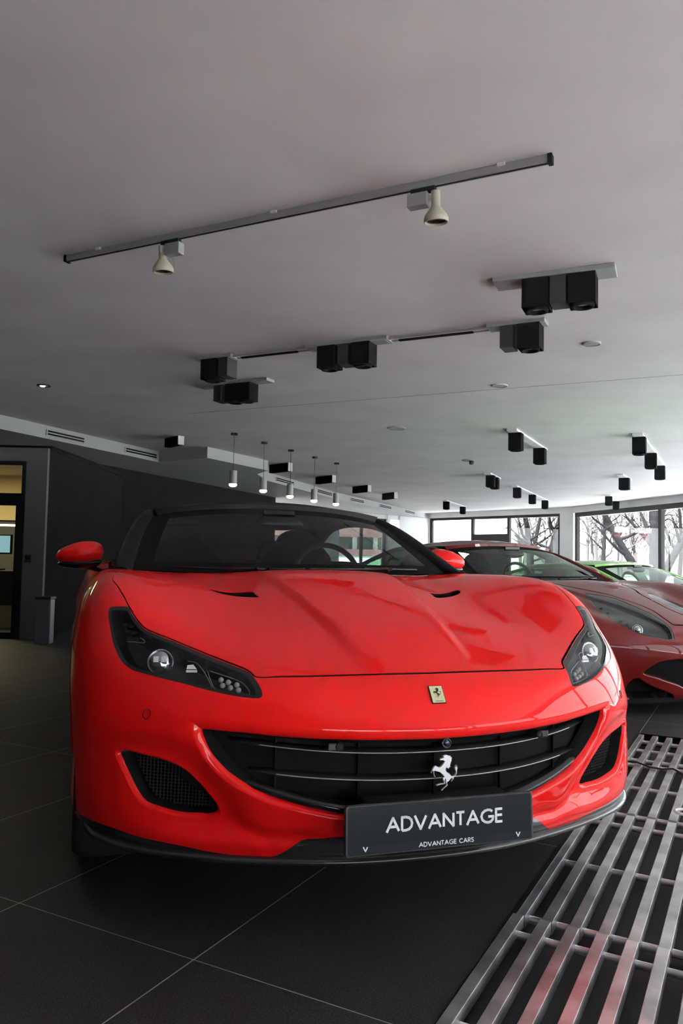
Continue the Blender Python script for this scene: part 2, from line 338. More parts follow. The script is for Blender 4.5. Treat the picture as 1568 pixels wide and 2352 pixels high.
m1 = MB(); m1.box((0, 0, .15), (1.1, .4, .30)); m1.build('body', M['beige'], t, bevel=.01); m1 = MB(); m1.box((0, 0, .52), (1.14, .44, .44)); m1.build('top', M['black'], t, bevel=.01)
t = thing('desk_monitor', 'pale blue lit screen on the cabinet behind the lit office door', 'screen', (-4.52, OY+1.3, .741))
m1 = MB(); m1.box((0, 0, .01), (.2, .16, .02)); m1.box((0, .02, .10), (.04, .03, .18)); m1.build('stand', M['black'], t)
m1 = MB(); m1.box((0, 0, .34), (.42, .04, .26)); m1.build('case', M['black'], t, bevel=.008)
m1 = MB(); m1.box((0, -.023, .34), (.38, .004, .22)); m1.build('screen', mat('screen_blue', (.1, .2, .22), .4, emit=(.45, .8, .85), es=.5), t)
t = thing('tube_lamp', 'thin glowing tube lamp hanging inside the lit office', 'lamp', (-4.72, OY+2.3, 1.36))
m1 = MB(); m1.cyl((-.3, 0, 0), (.3, 0, 0), .014); m1.build('tube', M['glow'], t); 
for x in (-.25, .25): m1 = MB(); m1.cyl((x, 0, .014), (x, 0, .77), .004, n=6); m1.build('cable', M['black'], t)
# switch plate and litter bin by the column
t = thing('wall_switch', 'small grey switch plate with a dark button on the office column', 'switch', tuple(ondepth(64, 1283, OY-.01)))
m1 = MB(); m1.box((0, 0, 0), (.07, .018, .09)); m1.build('cover', M['lampgrey'], t, bevel=.004); m1 = MB(); m1.box((0, -.012, .01), (.05, .01, .04)); m1.build('button', M['blackmat'], t)
p = onz(101, 1478, 0)
t = thing('litter_bin', 'slim grey metal bin with a chrome edge beside the office column', 'litter bin', tuple(p))
m1 = MB(); m1.box((0, 0, .24), (.15, .15, .48)); m1.build('body', mat('bin_grey', (.16, .17, .19), .35, .5), t, bevel=.008)
m1 = MB(); m1.box((0, 0, .495), (.17, .17, .03)); m1.build('lid', M['black'], t, bevel=.005)
m1 = MB(); m1.cyl((.078, -.07, 0), (.078, -.07, .5), .006, n=8); m1.build('edge_rail', M['chrome'], t)

# ------------------------------------------------------------------ outside
mb = MB(); mb.box((10, 60, -.17), (400, 300, .2)); struct('trim_ground', mb, M['dark_ground'])  # ground kept dark so little light bounces from beyond the strip
o2 = [(-9.1, -1.8), (5.3, -1.8), (6.7, 8.0), (9.37, 19.5), (7.95, 26.4), (3.6, 32.2)]; o3 = [(-9.1, -6.3), (9.2, -6.3), (10.9, 8.2), (13.6, 19.5), (12.0, 28.2), (6.2, 35.4)]
mb = MB().add([(x, y, -.045) for x, y in o2+o3], [(i, i+1, 7+i, 6+i) for i in range(5)]); struct('trim_bounce_strip', mb, M['ground'])  # unseen pale strip, added to bounce light up to the ceiling
t = thing('building', 'low building with a pink and red roof band seen through the near windscreen', 'building', (0, 48, 0), radians(8))
m1 = MB(); m1.box((-5.2, 2, 1.9), (19, 3, 3.4)); m1.build('wall', mat('building_wall', (.10, .11, .12), .4), t)
m1 = MB(); m1.box((-5.2, .2, 2.45), (19.4, .8, .55)); m1.build('roof_band', M['pink'], t)
m1 = MB(); m1.box((-5.2, -.25, 2.83), (19.4, .12, .12)); m1.build('red_stripe', M['red2'], t)
m1 = MB(); m1.box((-5.2, -.3, 3.1), (19.4, .9, .35)); m1.build('roof_edge', M['wall_white'], t)
m1 = MB(); m1.box((-5.2, .2, 1.25), (19.4, .6, .35)); m1.build('sill_band', M['pink'], t)
m1 = MB(); m1.box((-5.2, .2, .5), (19.4, .5, 1.1)); m1.build('plinth', mat('pale_green', (.45, .55, .50), .8), t)
for x in (-7.5, -5.1, -4.4, -3.5, -2.2, -.9, .9, 2.2, 3.6):
    m1 = MB(); m1.box((x, .35, 1.8), (.28, .2, .78)); m1.build('column', M['wall_white'], t)
t = thing('building', 'cream gabled building filling the left panes of the far window', 'building', (6.6, 62, 0), radians(-8))
m1 = MB(); m1.box((-.4, 0, 2.7), (9.6, 5, 5.4)); m1.build('wall', mat('cream_wall', (.85, .80, .68), .8), t)
m1 = MB(); m1.add([(-5.6, -2.8, 7.4), (4.8, -2.8, 5.4), (4.8, 2.8, 5.4), (-5.6, 2.8, 7.4), (-5.6, -2.8, 7.6), (4.8, -2.8, 5.6), (4.8, 2.8, 5.6), (-5.6, 2.8, 7.6)], [(0, 1, 2, 3), (7, 6, 5, 4), (0, 4, 5, 1), (1, 5, 6, 2), (2, 6, 7, 3), (3, 7, 4, 0)]); m1.build('roof', M['lampgrey'], t)
m1 = MB(); m1.box((1.4, -2.52, 2.0), (1.3, .06, .35)); m1.build('window', M['lampgrey'], t)

def tree(name, label, cat, px, depth, lean, h, r, m, nb, seed, group=None, py=1300):
    rnd = random.Random(seed); p = ondepth(px, py, depth); t = thing(name, label, cat, (p[0], p[1], -.05), 0, group)
    tr = MB(); pts = []; x = 0
    for i in range(7):
        f_ = i/6; x = lean*h*f_+.05*h*sin(seed+f_*4)*f_; pts.append((x, .04*h*sin(seed*2+f_*3), h*f_))
    tr.tube(pts, [r*(1-.75*i/6) for i in range(7)], 8); tr.build('trunk', m, t)
    br = MB()
    for k in range(nb):
        f_ = rnd.uniform(.15, .95); i = min(int(f_*6), 5); g = f_*6-i; b = np.array(pts[i])*(1-g)+np.array(pts[i+1])*g; a = rnd.uniform(0, 2*pi); L = h*rnd.uniform(.18, .42)*(1.2-f_)
        d = np.array([cos(a), sin(a)*.6, rnd.uniform(.3, 1.2)]); d /= np.linalg.norm(d); q = [b]
        for j in range(4): d = d+np.array([rnd.uniform(-.3, .3), rnd.uniform(-.3, .3), rnd.uniform(-.1, .3)]); d /= np.linalg.norm(d); q.append(q[-1]+d*L/4)
        rr = r*(1-.75*f_)*.55; br.tube(q, [rr, rr*.8, rr*.6, rr*.4, rr*.15], 5)
        for j in range(3):
            c = q[rnd.randint(1, 4)]; e = c+np.array([rnd.uniform(-1, 1), rnd.uniform(-.5, .5), rnd.uniform(0, 1)])*L*.35; br.tube([c, (c+e)/2+np.array([0, 0, .03*L]), e], [rr*.35, rr*.25, rr*.08], 4)
    br.build('branches', m, t); return t
tree('tree', 'dark bare tree leaning left beyond the far window, left of the thick one', 'tree', 1222, 44, -.12, 6, .22, M['bark'], 9, 1)
tree('tree', 'dark bare tree leaning right beyond the far window', 'tree', 1203, 47, .30, 6, .16, M['bark'], 7, 2)
tree('tree', 'thick dark leaning trunk beyond the right end of the far window', 'tree', 1253, 40, .32, 7, .34, M['bark'], 6, 3)
tree('tree', 'dark bare tree bending left in the first pane of the right window', 'tree', 1492, 33, -.62, 6, .20, M['bark'], 8, 4)
tree('tree', 'dark bare upright tree beside the black mullion of the right window', 'tree', 1502, 31, -.05, 7, .24, M['bark'], 10, 5)
tree('tree', 'dark bare tree leaning right behind the black mullion of the right window', 'tree', 1505, 34, .55, 6, .20, M['bark'], 8, 6)
tree('tree', 'slender dark trunk near the left edge of the right window', 'tree', 1388, 40, -.02, 7, .11, M['bark'], 6, 7)
tree('tree', 'slender bare trunk at the right edge of the photo beyond the window', 'tree', 1556, 38, .02, 7, .11, M['bark'], 8, 8)
proto = None
for i in range(34):
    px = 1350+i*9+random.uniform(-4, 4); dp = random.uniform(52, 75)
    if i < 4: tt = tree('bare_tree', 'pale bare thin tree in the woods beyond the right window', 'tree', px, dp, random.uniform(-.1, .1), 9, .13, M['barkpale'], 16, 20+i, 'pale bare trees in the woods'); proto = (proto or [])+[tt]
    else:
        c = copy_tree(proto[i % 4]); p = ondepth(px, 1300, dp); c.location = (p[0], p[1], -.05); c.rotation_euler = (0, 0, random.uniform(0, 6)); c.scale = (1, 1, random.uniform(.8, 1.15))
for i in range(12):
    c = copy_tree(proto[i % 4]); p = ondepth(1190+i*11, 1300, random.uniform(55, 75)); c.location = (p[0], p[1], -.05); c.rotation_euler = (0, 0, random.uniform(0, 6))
mb = MB(); rnd = random.Random(9); P = []
for i in range(90):
    x = 16+i*.6; y = 68-i*.15; h = 2.2+rnd.uniform(-.4, .5)+.4*sin(i*.4); P.append([(x, y-1.5+rnd.uniform(-.3, .3), 0), (x, y-1.1+rnd.uniform(-.3, .3), h*.6), (x, y, h), (x, y+1.5, 0)])
mb.grid(P); tag(mb.build('thicket', noisy(mat('thicket', (.3, .25, .27), .95), (.012, .010, .012), (.028, .024, .026), 1.4, detail=6), None), 'hazy brown thicket at the foot of the woods beyond the right window', 'thicket', kind='stuff')

# ------------------------------------------------------------------ ceiling fittings
adir = radians(-27.3)   # rails run across the room
def lamp_strip(p0, p1, units, label, plate_w=.18, th=.03, uw=.16, uh=.183, group=None, rods=None, name='ceiling_spotlight', zoff=0, plate=M['trackgrey']):
    """p0,p1: world ends of the near edge of the plate on the ceiling; units: (fraction, kind)"""
    p0 = np.array(p0, float)[:2]; p1 = np.array(p1, float)[:2]; d = p1-p0; L = np.hypot(*d); rz = atan2(d[1], d[0])
    t = thing(name, label, 'ceiling light', (p0[0], p0[1], H), rz, group)
    if rods is None:
        m1 = MB(); m1.box((L/2, plate_w/2, -th/2), (L, plate_w, th)); m1.build('mounting_plate', plate, t, bevel=.003)
    else:
        for (a, b) in rods[0]:
            m1 = MB(); m1.box(((a+b)/2*L, plate_w/2, -th/2), ((b-a)*L, plate_w, th)); m1.build('mounting_plate', plate, t, bevel=.003)
        for (a, b) in rods[1]:
            m1 = MB()
            for k in (.25, .75): m1.cyl((a*L, plate_w*k, -.02), (b*L, plate_w*k, -.02), .008, n=8)
            m1.build('rail_rod', M['alu'], t)
            m1 = MB()
            for q in (a, b): m1.box((q*L, plate_w/2, -.02), (.02, plate_w*.7, .025))
            m1.build('rod_clamp', M['trackgrey'], t)
            m1 = MB(); m1.box(((a*.85+b*.15+a*.2+b*.8)/2*L, plate_w/2, -.032), ((b-a)*L*.7, .03, .012)); m1.build('rod_cover', M['lampblack'], t)
    for fr, kind in units:
        x = fr*L; y = plate_w/2
        if kind == 'grey':
            m1 = MB(); m1.box((x, y, -th-uh*.46), (uw*.62, uw*1.0, uh*.92)); m1.build('driver_box', M['lampgrey'], t, bevel=.003)
        else:
            m1 = MB(); e = uw/2; k = .006
            for (cx_, cy_, sx, sy) in ((x-e, y, k, uw), (x+e, y, k, uw), (x, y-e, uw, k), (x, y+e, uw, k)): m1.box((cx_, cy_, -th-uh/2), (sx, sy, uh))
            m1.box((x, y, -th-.01), (uw, uw, .02)); h_ = m1.build('lamp_housing', M['lampblack'], t)
            m1 = MB(); m1.lathe((x, y, -th-uh-.012), [(e*.60, .03), (e*.64, 0), (e*.86, 0), (e*.90, .02), (e*.90, uh*.8)], 24); m1.build('reflector_ring', M['lampblack'], h_)
            m1 = MB(); m1.lathe((x, y, -th-uh+.012), [(0, -.006), (e*.35, -.006), (e*.62, .0)], 20); m1.build('lamp_lens', M['lamplens'], h_)
    return t
P2 = lambda a, b: (onz(*a, H)[:2], onz(*b, H)[:2])
lamp_strip(*P2((1130, 637), (1412, 602)), [(.36, 'black'), (.545, 'grey'), (.735, 'black')], 'twin black square ceiling spotlight on a grey plate, nearest the right edge', plate_w=.19)
lamp_strip(*P2((450, 820), (1250, 728)), [(.045, 'black'), (.095, 'grey'), (.425, 'black'), (.475, 'grey'), (.525, 'black'), (.91, 'grey'), (.962, 'black')], 'long black spotlight rail crossing the middle of the ceiling with five lamps', plate_w=.15, rods=([(0, .12), (.36, .60), (.86, 1.0)], [(.11, .37), (.59, .87)]))
lamp_strip(*P2((450, 883), (612, 866)), [(.32, 'grey'), (.52, 'black'), (.68, 'black')], 'dark square ceiling lamp on a short plate in the shadow behind the long rail', plate_w=.15)
def far_strip(p0, p1, fr, label, uw=.17, uh=.24, ext=.25):
    a, b = onz(*p0, H)[:2], onz(*p1, H)[:2]; d = b-a; L = np.hypot(*d); u = d/L if L > .01 else bv[:2]
    a = a-u*ext; b = b+u*ext
    return lamp_strip(a, b, fr, label, plate_w=.14, uw=uw, uh=uh, group='black box spotlights on the far ceiling', plate=M['wall_white'])
far_strip((1196, 990), (1250, 1026), [(.12, 'black'), (.88, 'black')], 'pair of black box spotlights above the second red car, nearest pair on the right')
far_strip((1480, 1000), (1524, 1066), [(.06, 'black'), (.50, 'black'), (.95, 'black')], 'row of three black box spotlights near the right edge of the ceiling')
far_strip((1130, 1087), (1147, 1096), [(.3, 'black'), (.7, 'black')], 'close-set black spotlight pair left of the row of three', ext=.15)
far_strip((1192, 1117), (1258, 1148), [(.07, 'black'), (.5, 'black'), (.93, 'black')], 'row of three black box spotlights over the roof of the second red car')
far_strip((1437, 1092), (1446, 1098), [(.5, 'black')], 'single black box spotlight above the far right window', ext=.35, uw=.2)
far_strip((1404, 1138), (1420, 1149), [(.1, 'black'), (.9, 'black')], 'small pair of black box spotlights at the top of the right window')
far_strip((1030, 1150), (1067, 1162), [(.08, 'black'), (.92, 'black')], 'small pair of black box spotlights farthest away above the far window')
# wide dark boxes whose lit end is painted pale, along the soffit
for (xa, xb, y0_, y1_, lb) in ((378, 414, 1008, 1030, 'dark ceiling box with a pale end, leftmost, just before the soffit step'), (618, 667, 1068, 1089, 'dark ceiling box with a pale end at the corner where the soffit steps back'), (724, 768, 1096, 1114, 'dark ceiling box with a pale end above the last hanging lamp'), (809, 850, 1118, 1135, 'dark ceiling box fourth from the left along the soffit'), (877, 911, 1134, 1150, 'dark ceiling box farthest along the soffit')):
    a = onz(xa, y0_, H); dpt = a[1]; b = ondepth(xb-6, y0_+2, dpt*.97); hgt = (y1_-y0_)*dpt/1800*.9; Lb = np.hypot(*(b-a)[:2])
    t = thing('ceiling_box_light', lb, 'ceiling light', (a[0], a[1], H), atan2((b-a)[1], (b-a)[0]), 'dark ceiling boxes with pale ends along the soffit')
    m1 = MB(); m1.box((Lb/2, .05, -hgt/2), (Lb, .10, hgt)); m1.build('housing', M['lampblack'], t, bevel=.004)
    m1 = MB(); m1.box((Lb+.008, .05, -hgt/2), (.016, .10, hgt)); m1.build('lit_end', M['wall_white'], t)
q0, q1 = onz(430, 950, H), onz(1700, 850, H); dj = q1-q0; mb = MB(); mb.box(((q0+q1)[0]/2, (q0+q1)[1]/2, H-.0015), (np.hypot(*dj[:2]), .008, .003), atan2(dj[1], dj[0])); struct('trim_ceiling_joint', mb, M['soffit'])
# near track with two cream spots
a, b = onz(155, 588, H), onz(1264, 356, H); d = b-a; L1 = np.hypot(*d[:2]); rz = atan2(d[1], d[0])
t = thing('track_rail', 'long grey track rail across the near ceiling carrying two cream spots', 'lighting track', (a[0], a[1], H), rz)
m1 = MB(); m1.box((L1/2, 0, -.018), (L1, .036, .034)); m1.box((L1/2, 0, -.036), (L1, .012, .004), mi=1); m1.build('rail', [M['trackgrey'], M['blackmat']], t, bevel=.002)
for k in (0, L1):
    m1 = MB(); m1.box((k, 0, -.02), (.02, .042, .04)); m1.build('end_cap', M['blackmat'], t)
for px, py in ((228, 570), (625, 481), (1149, 372)):
    q = onz(px, py, H); k = (q-a)[:2]@d[:2]/L1; m1 = MB(); m1.box((k, -.021, -.006), (.034, .02, .012)); m1.build('clip', M['wall_white'], t)
def on_track(px):
    k = (px-784)/1800; s_ = (k*a[1]-a[0])/(d[0]-k*d[1]); return a+d*s_
for px, side, lb in ((352, 1, 'cream track spotlight at the left end of the near rail, pointing down'), (990, -1, 'cream track spotlight at the right of the near rail, pointing down')):
    q = on_track(px); t = thing('track_spotlight', lb, 'spotlight', (q[0], q[1], H-.036), rz, 'cream spotlights on the near track')
    m1 = MB(); m1.box((side*.06, 0, -.010), (.12, .032, .02)); m1.build('track_adapter', M['blackmat'], t)
    m1 = MB(); m1.box((side*.085, 0, -.055), (.10, .05, .065)); m1.build('driver_box', M['trackgrey'], t, bevel=.003)
    m1 = MB(); m1.cyl((side*.005, 0, -.052), (side*.05, 0, -.052), .012); m1.build('joint', M['cream'], t)
    m1 = MB(); ax = np.array([.0, .10, -1.])
    m1.lathe((0, 0, -.022), [(0, 0), (.021, 0), (.022, .004), (.022, .07), (.030, .083), (.052, .112), (.058, .128), (.058, .146), (.053, .148), (.049, .136), (0, .128)], 28, axis=ax); m1.build('lamp_head', M['cream'], t)
    m1 = MB(); u_ = ax/np.linalg.norm(ax); m1.lathe(np.array([0, 0, -.022])+u_*.128, [(0, .004), (.03, .006), (.048, .010)], 20, axis=ax); m1.build('lamp_glass', M['gloss'], t)
# pendants
for i, (px, py, pb) in enumerate(((538, 995, 1118), (607, 1015, 1132), (668, 1033, 1145), (723, 1049, 1155), (773, 1063, 1163))):
    q = onz(px, py, H); zb_ = 1.02+(1271+i*1.5-pb)*q[1]/1800
    lb = ['leftmost and nearest of the row', 'second from left in the row', 'middle one of the row of five', 'fourth from left in the row', 'rightmost and farthest of the row'][i]
    t = thing('pendant_lamp', 'lit grey cylinder pendant lamp, '+lb, 'pendant lamp', (q[0], q[1], H), 0, 'lit pendant lamps in a row')
    m1 = MB(); m1.cyl((0, 0, -.03), (0, 0, 0), .05); m1.build('ceiling_rose', M['lampgrey'], t)
    m1 = MB(); m1.cyl((0, 0, zb_-H+.24), (0, 0, -.03), .004, n=6); m1.build('cable', M['lampgrey'], t)
    m1 = MB(); m1.cyl((0, 0, zb_-H+.03), (0, 0, zb_-H+.24), .056); m1.build('shade', M['pendant'], t)
    m1 = MB(); m1.ell((0, 0, zb_-H+.032), (.060, .060, .035)); m1.build('bulb', M['glow'], t)
# flush discs
for px, py, r, lb, nm, ct_, mt in ((1358, 788, .075, 'grey round ceiling speaker right of the long rail', 'ceiling_speaker', 'speaker', 'lampgrey'), (910, 983, .13, 'small pale round detector on the middle of the ceiling', 'smoke_detector', 'detector', 'soffit'), (1147, 885, .085, 'faint grey round cover plate below the long rail', 'cover_plate', 'cover plate', 'ceiling'), (1075, 1057, .12, 'round detector with a small cone left of the black boxes', 'smoke_detector', 'detector', 'soffit')):
    q = onz(px, py, H); t = thing(nm, lb, ct_, tuple(q)); m1 = MB(); m1.lathe((0, 0, 0), [(r, 0), (r, -.008), (r*.9, -.014), (r*.86, -.012)], 28); m1.build('rim', M['soffit'] if mt != 'ceiling' else M['ceiling'], t)
    m1 = MB(); m1.lathe((0, 0, -.008), [(r*.88, 0), (r*.5, -.003), (0, -.004)], 28); m1.build('grille', M['trackgrey'] if mt == 'lampgrey' else M['soffit'] if mt != 'ceiling' else M['trackgrey'], t)
    if px == 1075: m1 = MB(); m1.lathe((.06, 0, -.01), [(.05, 0), (.04, -.06), (0, -.075)], 16); m1.build('sensor_cone', M['lampgrey'], t)
q = onz(100, 885, H); t = thing('downlight', 'small lit recessed downlight in the dark left ceiling', 'downlight', tuple(q))
m1 = MB(); m1.lathe((0, 0, 0), [(.07, 0), (.07, -.01), (.055, -.012)], 24); m1.build('rim', M['lampgrey'], t)
m1 = MB(); m1.lathe((-.01, 0, -.008), [(.03, 0), (.022, -.008), (0, -.01)], 16); m1.build('bulb', mat('down_glow', (1, 1, 1), .5, emit=(1, .97, .9), es=3), t)

# ------------------------------------------------------------------ steel grate
NB = 25; PIT = .0772
def panel(t0, t1, z, label):
    p = st(0, t0); t = thing('grate_panel', label, 'metal grate', (p[0], p[1], z-.034), -BD, 'steel floor grate panels beside the red car')
    first = None
    for i in range(NB):
        s_ = -.609+i*PIT+(0 if z > -.005 else .006)
        if first is None:
            m1 = MB(); m1.box((0, (t1-t0)/2, .017), (.031, t1-t0-.012, .034)); first = m1.build('bar', M['steel'], t, bevel=.0012); first.location = (s_, 0, 0)
        else: c = first.copy(); COL.objects.link(c); c.parent = t; c.location = (s_, 0, 0)
    for tt in (.065, (t1-t0)/2, t1-t0-.065):
        m1 = MB(); m1.cyl((-.60, tt, .002), (-.60+(NB-1)*PIT, tt, .002), .011, n=10); m1.build('rod', M['steel2'], t)
panel(1.18, 2.285, .008, 'nearest steel grate panel at the bottom right corner')
panel(2.285, 3.40, 0, 'second steel grate panel beside the front corner of the red car')
panel(3.40, 4.40, .004, 'third steel grate panel just past the red car corner')
panel(4.40, 5.0, 0, 'farthest short steel grate panel in the shade under the second car')
c0 = [onz(*q, .02) for q in ((1440, 1745), (1462, 1747), (1490, 1758), (1520, 1763), (1545, 1762), (1568, 1775), (1590, 1790))]
for q in c0: q[2] = .0125
mb = MB(); mb.tube(c0, .0045, 8); tag(mb.build('black_cable', M['rubber'], None), 'thin black cable lying across the far part of the steel grate', 'cable')
pc = onz(1572, 1862, .03); mb = MB(); pts = [pc+np.array([.035*cos(k), .035*sin(k), -.006]) for k in np.linspace(.4, 5.9, 20)]; mb.tube(pts, .006, 8)
tag(mb.build('white_cable', M['white'], None), 'white looped cable end on the grate at the right edge', 'cable')

# ------------------------------------------------------------------ car bodies
def smst(x): x = np.clip(x, 0, 1); return x*x*(3-2*x)
ROWS = [
 [(0,.085,.215),(.2,.097,.215),(.38,.142,.215),(.53,.198,.215),(.67,.275,.215),(.78,.36,.215),(.865,.47,.22),(.915,.61,.23),(.935,.85,.23),(.935,1.3,.23),(.935,1.75,.23)],
 [(0,.055,.26),(.2,.068,.26),(.38,.118,.26),(.53,.175,.26),(.67,.245,.26),(.785,.335,.26),(.875,.455,.27),(.925,.61,.28),(.945,.85,.28),(.945,1.3,.28),(.945,1.75,.28)],
 [(0,.035,.33),(.2,.05,.33),(.38,.10,.33),(.54,.16,.33),(.68,.235,.33),(.79,.325,.335),(.88,.44,.35),(.93,.61,.37),(.95,.85,.38),(.952,1.3,.38),(.95,1.75,.38)],
 [(0,-.005,.44),(.2,.01,.44),(.38,.06,.44),(.54,.125,.45),(.68,.21,.45),(.795,.31,.455),(.885,.43,.46),(.932,.60,.48),(.955,.85,.50),(.957,1.3,.50),(.955,1.75,.50)],
 [(0,-.012,.54),(.2,.003,.54),(.38,.045,.543),(.54,.105,.555),(.68,.19,.56),(.79,.29,.56),(.88,.41,.57),(.932,.57,.58),(.955,.82,.60),(.957,1.3,.60),(.955,1.75,.60)],
 [(0,.005,.59),(.2,.018,.59),(.38,.055,.595),(.54,.118,.605),(.68,.205,.62),(.785,.31,.635),(.87,.42,.65),(.925,.57,.665),(.950,.82,.69),(.953,1.3,.69),(.950,1.75,.69)],
 [(0,.048,.655),(.2,.06,.655),(.38,.083,.655),(.53,.145,.665),(.66,.24,.685),(.765,.34,.70),(.85,.44,.72),(.91,.58,.74),(.94,.82,.775),(.943,1.3,.775),(.94,1.75,.76)],
 [(0,.13,.706),(.2,.14,.702),(.38,.155,.70),(.52,.20,.708),(.64,.29,.73),(.745,.385,.755),(.825,.48,.775),(.89,.60,.80),(.925,.82,.84),(.928,1.3,.845),(.92,1.75,.82)],
 [(0,.42,.80),(.2,.42,.795),(.36,.41,.785),(.5,.40,.775),(.62,.41,.785),(.73,.46,.81),(.80,.53,.835),(.865,.63,.86),(.895,.84,.895),(.90,1.3,.90),(.90,1.75,.87)],
 [(0,.75,.882),(.2,.75,.878),(.34,.74,.862),(.48,.72,.857),(.61,.68,.865),(.71,.66,.882),(.785,.68,.902),(.84,.74,.915),(.865,.90,.93),(.87,1.3,.935),(.87,1.75,.90)],
 [(0,1.05,.942),(.2,1.05,.938),(.33,1.04,.922),(.47,1.02,.918),(.6,.99,.925),(.70,.96,.938),(.765,.95,.945),(.81,.97,.948),(.835,1.06,.948),(.85,1.35,.945),(.85,1.75,.91)],
 [(0,1.42,.945),(.2,1.43,.945),(.33,1.44,.94),(.46,1.46,.935),(.58,1.49,.935),(.68,1.50,.94),(.74,1.49,.944),(.785,1.48,.946),(.81,1.50,.945),(.82,1.60,.935),(.82,1.75,.915)]]
REAR = {  # extra stations to the tail: y and width factor per row
}
def add_rear(rows):
    out = []
    nr = len(rows)
    for k, r in enumerate(rows):
        f_ = k/(nr-1); x, y, z = r[-1]
        if k < nr-1:
            tail = 4.5-.10*abs(f_-.45)-(.15 if k < 2 else 0)-(0.12 if k > 8 else 0)
            r = r+[(x+.0, 2.5, z), (x+.012, 3.35, z+.02*f_), (x-.02, 4.0, z+.03*f_), (x*.80, tail-.10, z+.03*f_), (x*.40, tail, z+.03*f_), (0, tail+.02, z+.03*f_)]
        else:
            r = r+[(.80, 2.5, .935), (.78, 3.1, .955), (.66, 3.6, .975), (.42, 3.80, .98), (.2, 3.84, .98), (0, 3.85, .98)]
        out.append(r)
    return out
class Body:
    def __init__(s, org, yaw, zf=None, lowwide=0.03):
        s.org = np.array(org, float); s.yaw = yaw; s.ex = np.array([cos(yaw), sin(yaw), 0]); s.ey = np.array([-sin(yaw), cos(yaw), 0])
        Q = np.array(add_rear(ROWS), float); s.zf = zf or (lambda z: z); Q[..., 2] = np.vectorize(s.zf)(Q[..., 2])
        s.NR, s.NC = Q.shape[:2]
        def pad(A, ax, mirror):
            A = np.moveaxis(A, ax, 0); mm = np.array([-1, 1, 1])
            f_ = A[1]*mm if mirror else 2*A[0]-A[1]; l_ = A[-2]*mm if mirror else 2*A[-1]-A[-2]
            return np.moveaxis(np.concatenate([f_[None], A, l_[None]], 0), 0, ax)
        def sm(A, ax, m): P = np.moveaxis(pad(A, ax, m), ax, 0); return np.moveaxis((P[:-2]+4*P[1:-1]+P[2:])/6, 0, ax)
        Q2 = Q.copy()
        for _ in range(2): Q2 = Q2+.8*(Q-sm(sm(Q2, 0, False), 1, True))
        Q2[:, 0, 0] = 0; Q2[:, -1, 0] = 0
        s.P = pad(pad(Q2, 0, False), 1, True); s.disp = None; s.low = lowwide
        s.UU, s.VV = np.meshgrid(np.linspace(0, 10, 201), np.linspace(0, s.NR-1, 221)); s.G = s.S(s.UU, s.VV)
    def S(s, u, v):
        u = np.clip(np.asarray(u, float), 0, s.NC-1-1e-9); v = np.clip(np.asarray(v, float), 0, s.NR-1-1e-9)
        i = np.floor(u).astype(int); j = np.floor(v).astype(int)
        B = lambda t: np.stack([(1-t)**3, 3*t**3-6*t**2+4, -3*t**3+3*t**2+3*t+1, t**3], -1)/6
        bu = B(u-i); bw = B(v-j); o = 0
        for a in range(4):
            for b in range(4): o = o+(bu[..., a]*bw[..., b])[..., None]*s.P[j+b, i+a]
        return o
    def nrm(s, f, u, v, e=2e-3):
        u0 = np.clip(u-e, 0, s.NC-1); u1 = np.clip(u+e, 0, s.NC-1); v0 = np.clip(v-e, 0, s.NR-1); v1 = np.clip(v+e, 0, s.NR-1)
        n = np.cross(f(u1, v)-f(u0, v), f(u, v1)-f(u, v0)); return n/np.maximum(np.linalg.norm(n, axis=-1, keepdims=True), 1e-12)
    def F(s, u, v):       # surface with its sculpting
        P = s.S(u, v)
        if s.disp is None: return P
        n = s.nrm(s.S, u, v); return P+n*s.disp(u, v, P)[..., None]
    def N(s, u, v): return s.nrm(s.F, u, v, 4e-3)
    def warp(s, P, side):
        P = np.array(P, float).copy(); P[..., 0] = P[..., 0]*side
        if side > 0 and s.low:
            k = smst((.60-P[..., 2])/.35)*smst((P[..., 0]-.45)/.45)*smst((1.2-P[..., 1])/.5); P[..., 0] += s.low*k; P[..., 1] -= s.low*.6*k
        return P
    def w(s, P): P = np.asarray(P, float); return s.org+P[..., 0:1]*s.ex+P[..., 1:2]*s.ey+P[..., 2:3]*np.array([0, 0, 1.])
    def proj(s, P):
        D = s.w(P)-CAM; return np.stack([CX+FPX*(D@RT)/(D@FW), CY-FPX*(D@UP)/(D@FW)], -1)
    def uv(s, px, side=-1):
        m = np.array([side, 1, 1]); k = np.argmin(((s.proj(s.G*m)-np.array(px))**2).sum(-1)); q = np.array([s.UU.flat[k], s.VV.flat[k]])
        g = lambda q: s.proj(s.S(q[0], q[1])*m)
        for _ in range(10):
            e = 1e-3; b = g(q); J = np.stack([(g(q+[e, 0])-b)/e, (g(q+[0, e])-b)/e], 1)
            q = np.clip(q+np.clip(np.linalg.lstsq(J, np.array(px)-b, rcond=None)[0], -.3, .3), [0, 0], [10, s.NR-1])
        return q
    def uvs(s, L, side=-1): return [s.uv(p, side) for p in L]
    def local(s, px, **k):    # pixel ray meets a local plane x=,y= or z=
        r = ray(*px); o = CAM-s.org; O = np.array([o@s.ex, o@s.ey, o[2]]); D = np.array([r@s.ex, r@s.ey, r[2]])
        a = 'xyz'.index(list(k)[0]); t = (list(k.values())[0]-O[a])/D[a]; return O+D*t

